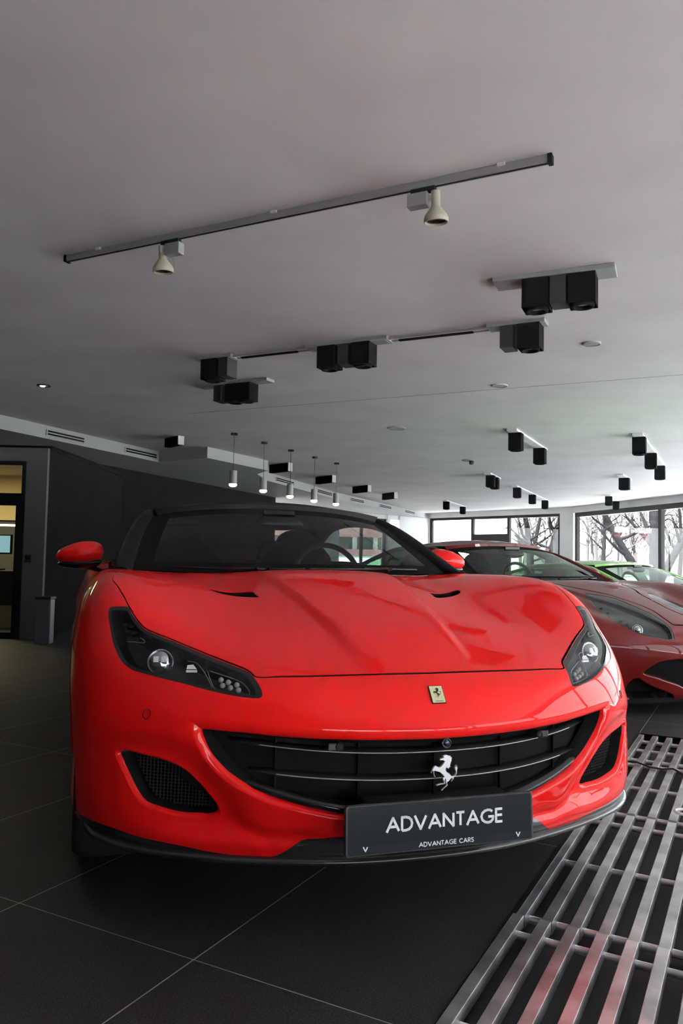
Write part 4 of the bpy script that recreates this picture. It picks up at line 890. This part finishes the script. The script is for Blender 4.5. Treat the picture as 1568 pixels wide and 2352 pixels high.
# headlights
bowl = [(.001, .004), (.003, .018), (.010, .034), (.016, .045)]
hU = {'proj': C1.uv((360, 1505)), 'refl': C1.uv((436, 1527))}
def at(B, q, dep, side): 
    u, v = np.array([q[0]]), np.array([q[1]]); return B.warp((B.F(u, v)-B.N(u, v)*dep)[0], side), (B.N(u, v)[0])*np.array([side, 1, 1])
for sd in (-1, 1):
    lips = []; r, _, _, _ = lip(C1, hl, [(-.0002, .006)], True, sides=(sd,)); 
    r, bb, _, _ = lip(C1, hlin, bowl, True, sides=(sd,), off=-.0015); lips += r
    Pb = C1.warp(bb, sd); tris = None
    # bowl floor: inset of the lens region pushed deeper
    fr_ = region_mesh(C1, uv1, T1[cl1 == 'frame'], 'headlight', [M['gloss']], car, side=sd, off=-.0015, lips=lips)
    fr_['label'] = 'black framed swept headlight'
    region_mesh(C1, uv1, T1[cl1 == 'lens'], 'reflector_bowl', [M['black']], fr_, side=sd, off=-.044)
    region_mesh(C1, uv1, T1[cl1 == 'lens'], 'lens_cover', [M['lens']], fr_, side=sd, off=-.001)
    p, n_ = at(C1, hU['proj'], .030, sd); fwd = np.array([-.18*sd*-1, -.93, .25]); fwd /= np.linalg.norm(fwd)
    m1 = MB(); m1.lathe(p, [(.037, -.02), (.037, .0), (.033, .002), (.032, -.004)], 28, axis=fwd); m1.build('projector_ring', M['chrome'], fr_)
    m1 = MB(); m1.lathe(p, [(.0315, 0), (.028, .008), (.018, .014), (0, .017)], 28, axis=fwd); m1.build('projector_lens', M['optic'], fr_)
    m1 = MB(); u_ = np.cross(fwd, [0, 0, 1.]); u_ /= np.linalg.norm(u_); v_ = np.cross(u_, fwd)
    for k in (-1, 1): m1.box(p+fwd*.017+u_*k*.011+v_*.006, (.014, .002, .016), ax=(u_, fwd, v_))
    m1.build('projector_shutter', M['white'], fr_)
    p, n_ = at(C1, hU['refl'], .024, sd); m1 = MB(); m1.box(p, (.030, .004, .006), ax=(u_, fwd, v_)); m1.add([p+u_*-.014+v_*.005+fwd*.004, p+u_*.014+v_*.005+fwd*.004, p+u_*.012+v_*.016+fwd*.004, p+u_*-.004+v_*.018+fwd*.004], [(0, 1, 2, 3)]); m1.build('reflector', M['white'], fr_)
    for k, px in enumerate([(505,1549),(522,1555),(542,1561),(507,1565),(525,1571),(544,1577)]):
        p, n_ = at(C1, C1.uv(px), .020, sd); m1 = MB(); m1.ell(p, (.0075, .0075, .0075), 12, 8); m1.build('led', M['led'], fr_)
    for k, px in enumerate([(281,1423),(296,1424),(286,1438),(299,1440),(290,1453),(305,1456)]):
        p, n_ = at(C1, C1.uv(px), .024, sd); m1 = MB(); m1.ell(p, (.009, .009, .006), 12, 8); m1.build('led', M['lampgrey'], fr_)
    # trims inside the lamp: bezel lines
    for L_ in ([(475,1530),(482,1560),(495,1578),(560,1590),(571,1588),(565,1570),(545,1552),(480,1530)], [(430,1508),(450,1512),(468,1535),(482,1572),(478,1574)], [(287,1466),(306,1467),(327,1468),(326,1461),(318,1457)]):
        P = [at(C1, C1.uv(px), .016, sd)[0] for px in L_]; m1 = MB(); m1.tube(resample(P, .01, False), .0011, 6); m1.build('bezel', M['alu'], fr_)
# grille
back = MB(); gx = np.linspace(-.70, .70, 81)
def gy(x, z, dep): # depth of the face behind the bumper skin
    return -.012+.24*(np.abs(x)/.66)**2.1*.85+dep+(.54-z)*.02
gg = []
for z_ in np.linspace(.24, .60, 25): zl = .24+.21*(np.abs(gx)/.7)**2.4; zv = zl+(.60-zl)*(z_-.24)/.36; gg.append(np.stack([gx, gy(gx, zv, .078), zv], -1))
back.grid(gg); gp = back.build('grille', M['blackmat'], car)
for z_, lb in ((.505, 'upper'), (.435, 'lower')):
    m1 = MB(); xe = .54 if lb == 'upper' else .49; xs = np.linspace(-xe, xe, 60); k = np.clip((xe-np.abs(xs))/.05, .05, 1)
    zz = z_+.030*(np.abs(xs)/.56)**2.4
    y = gy(xs, z_, .036)
    prof = [(0, 0), (.004, .004*1), (.06, .006), (.06, -.004), (.003, -.004)]
    m1.grid([np.stack([xs, y+a, zz+b*k], -1) for a, b in prof+prof[:1]]); m1.build('slat', M['black'], gp)
    m1 = MB(); m1.tube([np.array([xs[i], y[i]-.001, zz[i]]) for i in range(4, 56)], .0016, 6); m1.build('slat_trim', M['alu'], gp)
for x in np.linspace(-.42, .42, 5): m1 = MB(); m1.box((x, gy(x, .42, .068), .45), (.004, .012, .2)); m1.build('rib', M['blackmat'], gp)
m1 = MB(); xs = np.linspace(-.50, .50, 60); m1.grid([np.stack([xs, gy(xs, .34, .035+a), .350+.12*(np.abs(xs)/.60)**2.2+b+0*xs], -1) for a, b in ((.03, -.03), (0, -.012), (0, 0), (.06, .01))]); m1.build('lower_blade', M['gloss'], gp)
for px, nm in (((1023, 1706), 'camera'), ((779, 1715), 'sensor'), ((1237, 1686), 'sensor')):
    p = C1.local(px, y=.02); 
    for _ in range(5): p = C1.local(px, y=float(gy(p[0], p[2], .022)))
    m1 = MB(); ax = (0, -1, .05); R_ = .014 if nm == 'camera' else .0105
    m1.lathe(p, [(R_*1.05, -.05), (R_*1.05, .004), (R_*.9, .008), (R_*.72, .006), (R_*.7, .002), (R_*.5, .004), (0, .007)] if nm == 'camera' else [(R_, -.05), (R_, .004), (R_*.8, .007), (R_*.75, .004), (R_*.5, .006), (0, .006)], 24, axis=ax); o_ = m1.build(nm, M['lampgrey'] if nm == 'sensor' else M['gloss'], gp)
    if nm == 'sensor': m1 = MB(); m1.box(p+np.array([.016*(1 if p[0] > 0 else -1), .004, 0]), (.03, .012, .019)); m1.build('sensor_mount', M['black'], o_, bevel=.003)
    else: m1 = MB(); m1.ell(p+np.array([0, -.006, .002]), (.0055, .004, .0055)); m1.build('camera_lens', mat('blue_lens', (.06, .09, .2), .05, 0, 1), o_)
# intakes: mesh behind the lip
for sd in (-1, 1):
    Pb = C1.warp(iback, sd); m1 = MB(); c = Pb.mean(0); m1.add(list(Pb)+[c+np.array([0, .14, 0])], [(i, (i+1) % len(Pb), len(Pb)) for i in range(len(Pb))]); im = m1.build('intake', M['blackmat'], car)
    m1 = MB(); lo, hi = Pb.min(0), Pb.max(0); 
    def clip_line(z_):
        xs_ = []
        for i in range(len(Pb)):
            a, b = Pb[i], Pb[(i+1) % len(Pb)]
            if (a[2]-z_)*(b[2]-z_) < 0: t = (z_-a[2])/(b[2]-a[2]); xs_.append(a+(b-a)*t)
        return sorted(xs_, key=lambda p: p[0])
    for z_ in np.arange(lo[2]+.006, hi[2], .009):
        e = clip_line(z_)
        if len(e) >= 2: 
            m1.cyl(e[0]-np.array([0, .026, 0]), e[-1]-np.array([0, .026, 0]), .0016, n=4, cap=False, smooth=False)
    # slanted cross wires
    for x_ in np.arange(lo[0]+.006, hi[0], .009):
        zs_ = []
        for i in range(len(Pb)):
            a, b = Pb[i], Pb[(i+1) % len(Pb)]
            if (a[0]-x_)*(b[0]-x_) < 0: t = (x_-a[0])/(b[0]-a[0]); zs_.append(a+(b-a)*t)
        if len(zs_) >= 2: m1.cyl(zs_[0]-np.array([0, .027, 0]), zs_[-1]-np.array([0, .027, 0]), .0016, n=4, cap=False, smooth=False)
    m1.build('mesh_screen', M['black'], im)
# horse emblem on the grille
HZ = [(665,420),(680,400),(740,385),(755,365),(728,348),(760,330),(800,312),(840,330),(870,340),(912,342),(900,365),(940,378),(930,400),(942,415),(925,430),(935,465),(910,480),(920,505),(900,520),(905,545),(895,575),(912,590),(880,605),(868,635),(845,625),(815,605),(797,640),(805,680),(830,715),(870,730),(900,765),(925,800),(960,798),(1000,775),(1025,730),(1020,680),(1003,640),(1000,600),(1015,570),(1045,540),(1030,585),(1040,590),(1065,560),(1050,605),(1070,600),(1055,650),(1050,740),(1020,790),(980,825),(985,855),(960,880),(930,925),(935,890),(950,860),(940,835),(900,870),(870,910),(835,935),(828,970),(845,1000),(830,1015),(790,1045),(745,1090),(735,1115),(700,1128),(698,1115),(730,1080),(800,1020),(812,990),(798,940),(795,870),(782,850),(775,920),(785,960),(770,980),(680,992),(620,1015),(585,1012),(580,998),(640,970),(700,962),(750,960),(755,930),(735,880),(725,825),(770,815),(745,790),(700,745),(660,710),(600,695),(545,682),(535,690),(540,740),(555,790),(570,800),(565,820),(545,815),(530,770),(520,690),(500,680),(490,715),(480,738),(462,720),(475,690),(500,640),(530,590),(570,558),(600,578),(645,600),(690,580),(720,540),(750,500),(770,465),(740,448),(700,445),(670,450)]
YH = -.004
hp = np.array([C1.local((940+x*.10204, 1700+y*.10204), y=YH) for x, y in HZ])
def emblem(P2, th, mt, name, parent, to3):
    """extruded, softly domed outline; P2: 2D points, to3(p, h)->3D"""
    P2 = np.array(P2); n = len(P2); A = .5*sum(P2[i][0]*P2[(i+1) % n][1]-P2[(i+1) % n][0]*P2[i][1] for i in range(n))
    if A < 0: P2 = P2[::-1]
    nrm_ = []
    for i in range(n): t = P2[(i+1) % n]-P2[i-1]; t = t/max(np.linalg.norm(t), 1e-9); nrm_.append([-t[1], t[0]])
    In = P2+np.array(nrm_)*th*.22
    tr = tessellate_polygon([[Vector((p[0], p[1], 0)) for p in P2]])
    V = [to3(p, 0) for p in P2]+[to3(p, th*.75) for p in P2]+[to3(p, th) for p in In]
    F_ = [(i, (i+1) % n, n+(i+1) % n, n+i) for i in range(n)]+[(n+i, n+(i+1) % n, 2*n+(i+1) % n, 2*n+i) for i in range(n)]+[tuple(2*n+k for k in t) for t in tr]
    m1 = MB().add(V, F_, 0, False); return m1.build(name, mt, parent)
emblem([(p[0], p[2]) for p in hp], .006, M['silver'], 'horse_emblem', gp, lambda p, h: np.array([p[0], YH-h, p[1]]))
m1 = MB(); m1.box((float(hp[:, 0].mean()), YH+.035, float(hp[:, 2].mean())), (.012, .07, .02)); m1.build('emblem_mount', M['black'], gp)
# nose badge
bc = C1.uv((1002, 1596)); u_, v_ = np.array([0.0]), np.array([bc[1]]); pb = C1.F(u_, v_)[0]; nb = C1.N(u_, v_)[0]; pb[0] = -.0; ub = np.array([1., 0, 0]); vb = np.cross(nb, ub); vb /= np.linalg.norm(vb); vb = vb if vb[2] > 0 else -vb
def bpt(p, h): return pb+ub*p[0]+vb*p[1]+nb*(h+.0004)
bw, bh = .0210, .0265
def rrect(w, h, r, n=4): return [(sx*(w-r)+r*cos(a), sy*(h-r)+r*sin(a)) for sx, sy, a0 in ((1, 1, 0), (-1, 1, pi/2), (-1, -1, pi), (1, -1, 3*pi/2)) for a in np.linspace(a0, a0+pi/2, n)]
bf = emblem(rrect(bw, bh, .002), .003, M['gloss'], 'nose_badge', car, bpt)
emblem(rrect(bw*.88, bh*.93, .001), .0008, M['yellow'], 'badge_face', bf, lambda p, h: bpt(p, h+.003))
hc = np.array(HZ, float); hc[:, 1] *= -1; hc -= (hc.max(0)+hc.min(0))/2; hc *= .031/800
emblem(hc+np.array([0, .003]), .0004, M['gloss'], 'badge_horse', bf, lambda p, h: bpt(p, h+.004))

# stroke lettering
LT = {'A': [[(0, 0), (.42, 1), (.84, 0)], [(.17, .34), (.67, .34)]], 'D': [[(0, 0), (0, 1), (.28, 1), (.50, .93), (.66, .75), (.71, .5), (.66, .25), (.50, .07), (.28, 0), (0, 0)]],
      'V': [[(0, 1), (.40, 0), (.80, 1)]], 'N': [[(0, 0), (0, 1), (.72, 0), (.72, 1)]], 'T': [[(0, 1), (.60, 1)], [(.30, 0), (.30, 1)]],
      'G': [[(.84, .86), (.68, .97), (.50, 1.0), (.27, .94), (.08, .77), (0, .5), (.08, .23), (.27, .06), (.50, 0), (.70, .05), (.85, .2), (.90, .46), (.52, .46)]],
      'E': [[(.48, 1), (0, 1), (0, 0), (.48, 0)], [(0, .52), (.46, .52)]], 'C': [[(.72, .84), (.60, .95), (.46, 1), (.25, .94), (.08, .77), (0, .5), (.08, .23), (.25, .06), (.46, 0), (.60, .05), (.72, .16)]],
      'R': [[(0, 0), (0, 1), (.26, 1), (.44, .93), (.50, .76), (.44, .57), (.26, .50), (0, .50)], [(.22, .5), (.54, 0)]], 'S': [[(.46, .84), (.36, .97), (.24, 1), (.08, .94), (.02, .78), (.10, .62), (.36, .45), (.46, .28), (.42, .1), (.25, 0), (.09, .05), (0, .2)]], 'F': [[(0, 0), (0, 1), (.46, 1)], [(0, .52), (.42, .52)]], 'I': [[(0, 0), (0, 1)]], ' ': []}
WD = {k: (max(p[0] for s_ in v for p in s_) if v else .3) for k, v in LT.items()}
def text_mesh(txt, h, total, thick, org, X, Y, Z, name, parent, m, lift=.0006, weight=.165):
    wsum = sum(WD[c] for c in txt); sp_ = (total/h-wsum)/max(len(txt)-1, 1) if total else .22; x = 0; m1 = MB(); wgt = h*weight
    for c in txt:
        for s_ in LT[c]:
            pts = [np.array([(x+p[0])*h, p[1]*h*(1-weight)+wgt/2]) for p in s_]
            for i in range(len(pts)-1):
                a, b = pts[i], pts[i+1]; t = (b-a)/np.linalg.norm(b-a); e0 = wgt*.0 if i == 0 and c not in 'AV' else wgt*.30; a2 = a-t*e0; b2 = b+t*(wgt*.30 if i < len(pts)-2 else 0); nn = np.array([-t[1], t[0]])*wgt/2
                q = [a2+nn, a2-nn, b2-nn, b2+nn]; V = [org+X*p[0]+Y*p[1]+Z*lift for p in q]+[org+X*p[0]+Y*p[1]+Z*(lift+thick) for p in q]
                m1.add(V, [(4, 5, 6, 7), (0, 1, 5, 4), (1, 2, 6, 5), (2, 3, 7, 6), (3, 0, 4, 7)])
        x += WD[c]+sp_
    return m1.build(name, m, parent)
text_mesh('FERRARI', .0032, .024, .0002, bpt((-.012, -.0225), .0042), ub, vb, nb, 'badge_lettering', bf, M['gloss'])
# show plate
PW, PH = .265, .0625; pc0 = C1.local((1013, 1889), y=-.022); pz = pc0[2]; tilt = radians(3); X_ = np.array([1., 0, 0]); Y_ = np.array([0, -sin(tilt)*0+sin(tilt), cos(tilt)]); Z_ = np.array([0, -cos(tilt), sin(tilt)])
P_ = lambda p, h: np.array([pc0[0], -.022, pz])+X_*p[0]+Y_*p[1]+Z_*h
pl = emblem(rrect(PW, PH, .008, 6), .010, M['black'], 'show_plate', car, P_); pl['label'] = 'black show plate with white lettering'
emblem(rrect(PW*.975, PH*.93, .006, 6), .001, M['plate'], 'plate_face', pl, lambda p, h: P_(p, h+.0095))
m1 = MB(); m1.add([P_(p, .0112) for p in ((-PW*.97, -PH*.90), (PW*.97, -PH*.90), (PW*.97, -PH*.60), (-PW*.97, -PH*.60))], [(0, 1, 2, 3)]); m1.build('plate_strip', M['platebar'], pl)
o_ = P_((0, 0), .0112)
text_mesh('ADVANTAGE', .0385, .326, .0006, P_((-.155, -.0105), .0112), X_, Y_, Z_, 'lettering', pl, M['white'])
text_mesh('ADVANTAGE', .0122, .104, .0004, P_((-.0675, -.0525), .0115), X_, Y_, Z_, 'small_lettering', pl, M['white'], weight=.17)
text_mesh('CARS', .0122, .040, .0004, P_((.0455, -.0525), .0115), X_, Y_, Z_, 'small_lettering', pl, M['white'], weight=.17)
for x in (-.218, .212): text_mesh('V', .0135, None, .0004, P_((x, -.051), .0115), X_, Y_, Z_, 'check_mark', pl, M['white'], weight=.22)
m1 = MB(); m1.box((0, .03, pz), (.40, .10, .10)); m1.build('plate_bracket', M['black'], car)
for px, sd in (((337, 1640), -1), ((337, 1640), 1)):
    p, n_ = at(C1, C1.uv(px), -.0005, sd); tx_ = np.cross(n_, [0, 0, 1.]); tx_ /= np.linalg.norm(tx_); ty_ = np.cross(tx_, n_); m1 = MB(); m1.tube([p+(tx_*cos(k)+ty_*sin(k))*.0125 for k in np.linspace(0, 2*pi, 25)], .0011, 6, cap=False); m1.build('parking_sensor', M['black'], car)
for sd in (-1, 1):
    wheel(car, (sd*.80, .94, .345), sd); wheel(car, (sd*.80, 3.61, .345), sd)
M['roof1'] = mat('roof_dark', (.010, .010, .0105), .6, 0, 0, spec=.12)
cabin(C1, car, M['roof1'], M['wsglass']); wipers(C1, car)
side_mirror(C1, car, -1, (-.945, 1.98, 1.003), M['paint'], .108, .058); side_mirror(C1, car, 1, (.945, 1.98, 1.003), M['paint'], .112, .058)

# ---- second red car, beyond the first -------------------------------------------------
def other_car(name_label, wsc, yaw, zf, paint, wg, hlpx, up=None, low=None, hoodpx=None):
    f_ = np.array([sin(yaw), -cos(yaw), 0]); org = np.array([wsc[0], wsc[1], 0])+f_*1.36
    B = Body(org, yaw, zf, 0.0); t = thing('car', name_label, 'car', tuple(org), yaw)
    hl = resample(B.uvs(hlpx), .06, True); hi = inset(hl, .010)
    def disp(u, v, P):
        ax = np.abs(P[..., 0]); y = P[..., 1]; z = P[..., 2]; xc = .22+(y-.1)*.22; d = .014*(1-smst((ax-xc+.012)/.06))*smst((z-B.zf(.62))/.09)*smst((1.45-y)/.4)
        d = d-.022*np.exp(-((ax-xc-.22)/.09)**2)*smst((z-B.zf(.72))/.08)*smst((1.35-y)/.3)
        d = d+.010*np.exp(-((z-B.zf(.70))/.04)**2)*smst((y-1.1)/.4)*smst((ax-.8)/.05)-.02*np.exp(-((z-B.zf(.5))/.09)**2)*smst((y-1.4)/.5)*smst((ax-.8)/.05)
        return d
    B.disp = disp
    wz = (.335-0)
    af = circ_uv(B, .94, B.zf(.345), .36); ar = circ_uv(B, 3.61, B.zf(.345), .37); polys = [('arch', af), ('arch', ar)]
    holes = []
    for nm, px in (('upper', up), ('lower', low)):
        if px is None: continue
        q = B.uvs(px)
        if nm == 'upper': q = [np.array([0, q[0][1]])]+q+[np.array([0, q[-1][1]])]; r_ = resample(q, .08, False); r_[0][0] = 0; r_[-1][0] = 0; poly = r_+[np.array([0, v]) for v in np.linspace(r_[-1][1], r_[0][1], 20)[1:-1]]; holes.append((nm, r_, poly, False))
        else: r_ = resample(q, .08, True); holes.append((nm, r_, r_, True))
        polys.append((nm, holes[-1][2]))
    polys += [('frame', hl), ('lens', hi)]
    if hoodpx:
        line = resample([np.array([0, B.uvs([hoodpx[0]])[0][1]])]+B.uvs(hoodpx), .08, False); A_, O_ = hood_poly(line+[np.array([line[-1][0]-.3, 10.6])], .0004); B_, I_ = hood_poly(line+[np.array([line[-1][0]-.3, 10.6])], .008); polys = polys[:2]+[('gap', O_), ('hood', I_)]+polys[2:]
    uv, T, cl = make_regions(B, polys, .12); lips = []
    for nm, ch, poly, closed in holes:
        r, bb, _, _ = lip(B, ch, roll, closed, dark=2); lips += r
    for a_ in (af, ar): r, _, _, _ = lip(B, a_, [(.004, .012), (.006, .05)], True); lips += r
    region_mesh(B, uv, T[(cl == 'body') | (cl == 'splitter')], 'body_shell', [paint, M['blackmat']], t, lips=lips)
    if hoodpx: region_mesh(B, uv, T[cl == 'hood'], 'bonnet', [paint], t)
    m1 = MB(); Uq, Vq = np.meshgrid(np.linspace(0, 9, 50), np.linspace(.6, 10.9, 50)); Pl = B.F(Uq, Vq)-B.N(Uq, Vq)*.075
    for sd in (-1, 1): m1.grid(B.warp(Pl, sd))
    m1.build('light_block_liner', M['blackmat'], t); m1 = MB(); m1.box((0, 2.3, B.zf(.32)), (1.2, 4.0, .2)); m1.build('underbody', M['blackmat'], t)  # unseen dark liner and box, added to stop light passing through
    m1 = MB(); q = np.array([[u, 0.0] for u in np.arange(0, 7.9, .2)]); P0 = B.F(q[:, 0], q[:, 1]); N_ = B.N(q[:, 0], q[:, 1])*np.array([1, 1, 0])
    for sd in (-1, 1): m1.grid([B.warp(P0+np.array([0, 0, .02]), sd), B.warp(P0+N_*.012, sd), B.warp(P0+N_*.01-np.array([0, 0, .02]), sd), B.warp(P0-N_*.1-np.array([0, 0, .02]), sd)])
    m1.build('splitter', M['blackmat'], t)
    for sd in (-1, 1):
        lips = []; r, _, _, _ = lip(B, hi, [(.001, .004), (.003, .018), (.006, .03)], True, sides=(sd,), off=-.0015); lips += r
        fr_ = region_mesh(B, uv, T[cl == 'frame'], 'headlight', [M['gloss']], t, side=sd, off=-.0015, lips=lips)
        region_mesh(B, uv, T[cl == 'lens'], 'reflector_bowl', [M['black']], fr_, side=sd, off=-.03); region_mesh(B, uv, T[cl == 'lens'], 'lens_cover', [M['lens']], fr_, side=sd, off=-.001)
        p, n_ = at(B, B.uv(lamp_px[0]), .020, sd); m1 = MB(); ax_ = np.array([-.35*(-sd), -.85, .3]); m1.lathe(p, [(.036, -.015), (.036, 0), (.032, .001)], 24, axis=ax_); m1.lathe(p, [(.027, .0), (.025, .004), (.023, .001)], 24, axis=ax_); m1.build('projector_ring', M['chrome'], fr_)
        m1 = MB(); m1.lathe(p, [(.022, 0), (.014, .010), (0, .014)], 20, axis=ax_); m1.build('projector_lens', M['optic'], fr_)
        for px in lamp_px[1:]:
            p, n_ = at(B, B.uv(px), .012, sd); m1 = MB(); m1.ell(p, (.014, .012, .008), 12, 8); m1.build('led', M['lampgrey'], fr_)
    for sd in (-1, 1):
        for y in (.94, 3.61): wheel(t, (sd*.79, y, .335), sd, .335)
    cabin(B, t, paint, wg, .026); wipers(B, t)
    return B, t
lamp_px = [(1466, 1441)]+[(1362, 1383), (1380, 1393), (1396, 1403), (1411, 1413), (1427, 1424), (1439, 1432)]
HL2 = [(1343,1370),(1352,1368),(1390,1374),(1422,1383),(1454,1396),(1490,1412),(1518,1429),(1539,1446),(1548,1463),(1545,1470),(1530,1470),(1496,1463),(1470,1457),(1450,1448),(1411,1427),(1377,1400),(1352,1380)]
UP2 = [(1640,1512),(1568,1512),(1550,1513),(1518,1518),(1495,1530),(1477,1544),(1478,1551),(1500,1558),(1518,1564),(1568,1583),(1640,1606)]
LO2 = [(1466,1556),(1478,1563),(1496,1573),(1515,1581),(1534,1588),(1548,1596),(1547,1606),(1535,1617),(1500,1620),(1450,1618),(1430,1600),(1436,1577),(1452,1560)]
HD2 = [(1720,1452),(1640,1448),(1568,1441),(1545,1440),(1522,1425),(1494,1406),(1456,1390),(1420,1378),(1390,1369),(1350,1361),(1310,1353),(1275,1346)]
z2 = lambda z: .85+(z-.945)*(1.03 if z < .945 else .93)
z3 = lambda z: .14+(z-.2)*.80
B2, car2 = other_car('shaded red sports car behind and right of the first, cut by the photo edge', (1.80, 6.50), radians(27), z2, M['paint_shaded'], M['ws2'], HL2, UP2, LO2, HD2)
side_mirror(B2, car2, 1, (.93, 1.95, B2.zf(1.0)), M['paint_shaded'], .12, .055); side_mirror(B2, car2, -1, (-.93, 1.95, B2.zf(.96)), M['paint_shaded'], .10, .045)
# ---- green car farther away -------------------------------------------------------------
org3 = np.array([4.0, 9.2, 0])+np.array([sin(radians(35)), -cos(radians(35)), 0])*1.36
Bt = Body(org3, radians(35), z3); pxs = [tuple(Bt.proj(np.array(p)*[-1, 1, 1])) for p in ((.80, .60, Bt.zf(.86)), (.70, .42, Bt.zf(.79)), (.56, .25, Bt.zf(.72)), (.50, .14, Bt.zf(.67)), (.58, .19, Bt.zf(.66)), (.70, .30, Bt.zf(.69)), (.80, .45, Bt.zf(.76)))]
cc = tuple(Bt.proj(np.array((.66, .30, Bt.zf(.72)))*[-1, 1, 1])); lamp_px = [cc]
B3, car3 = other_car('pale green sports car at the right edge behind the second red car', (4.0, 9.2), radians(35), z3, M['paint3'], M['ws2'], pxs)
side_mirror(B3, car3, 1, (.93, 1.95, B3.zf(1.0)), M['paint3'], .12, .055); side_mirror(B3, car3, -1, (-.93, 1.95, B3.zf(1.0)), M['paint3'], .12, .055)
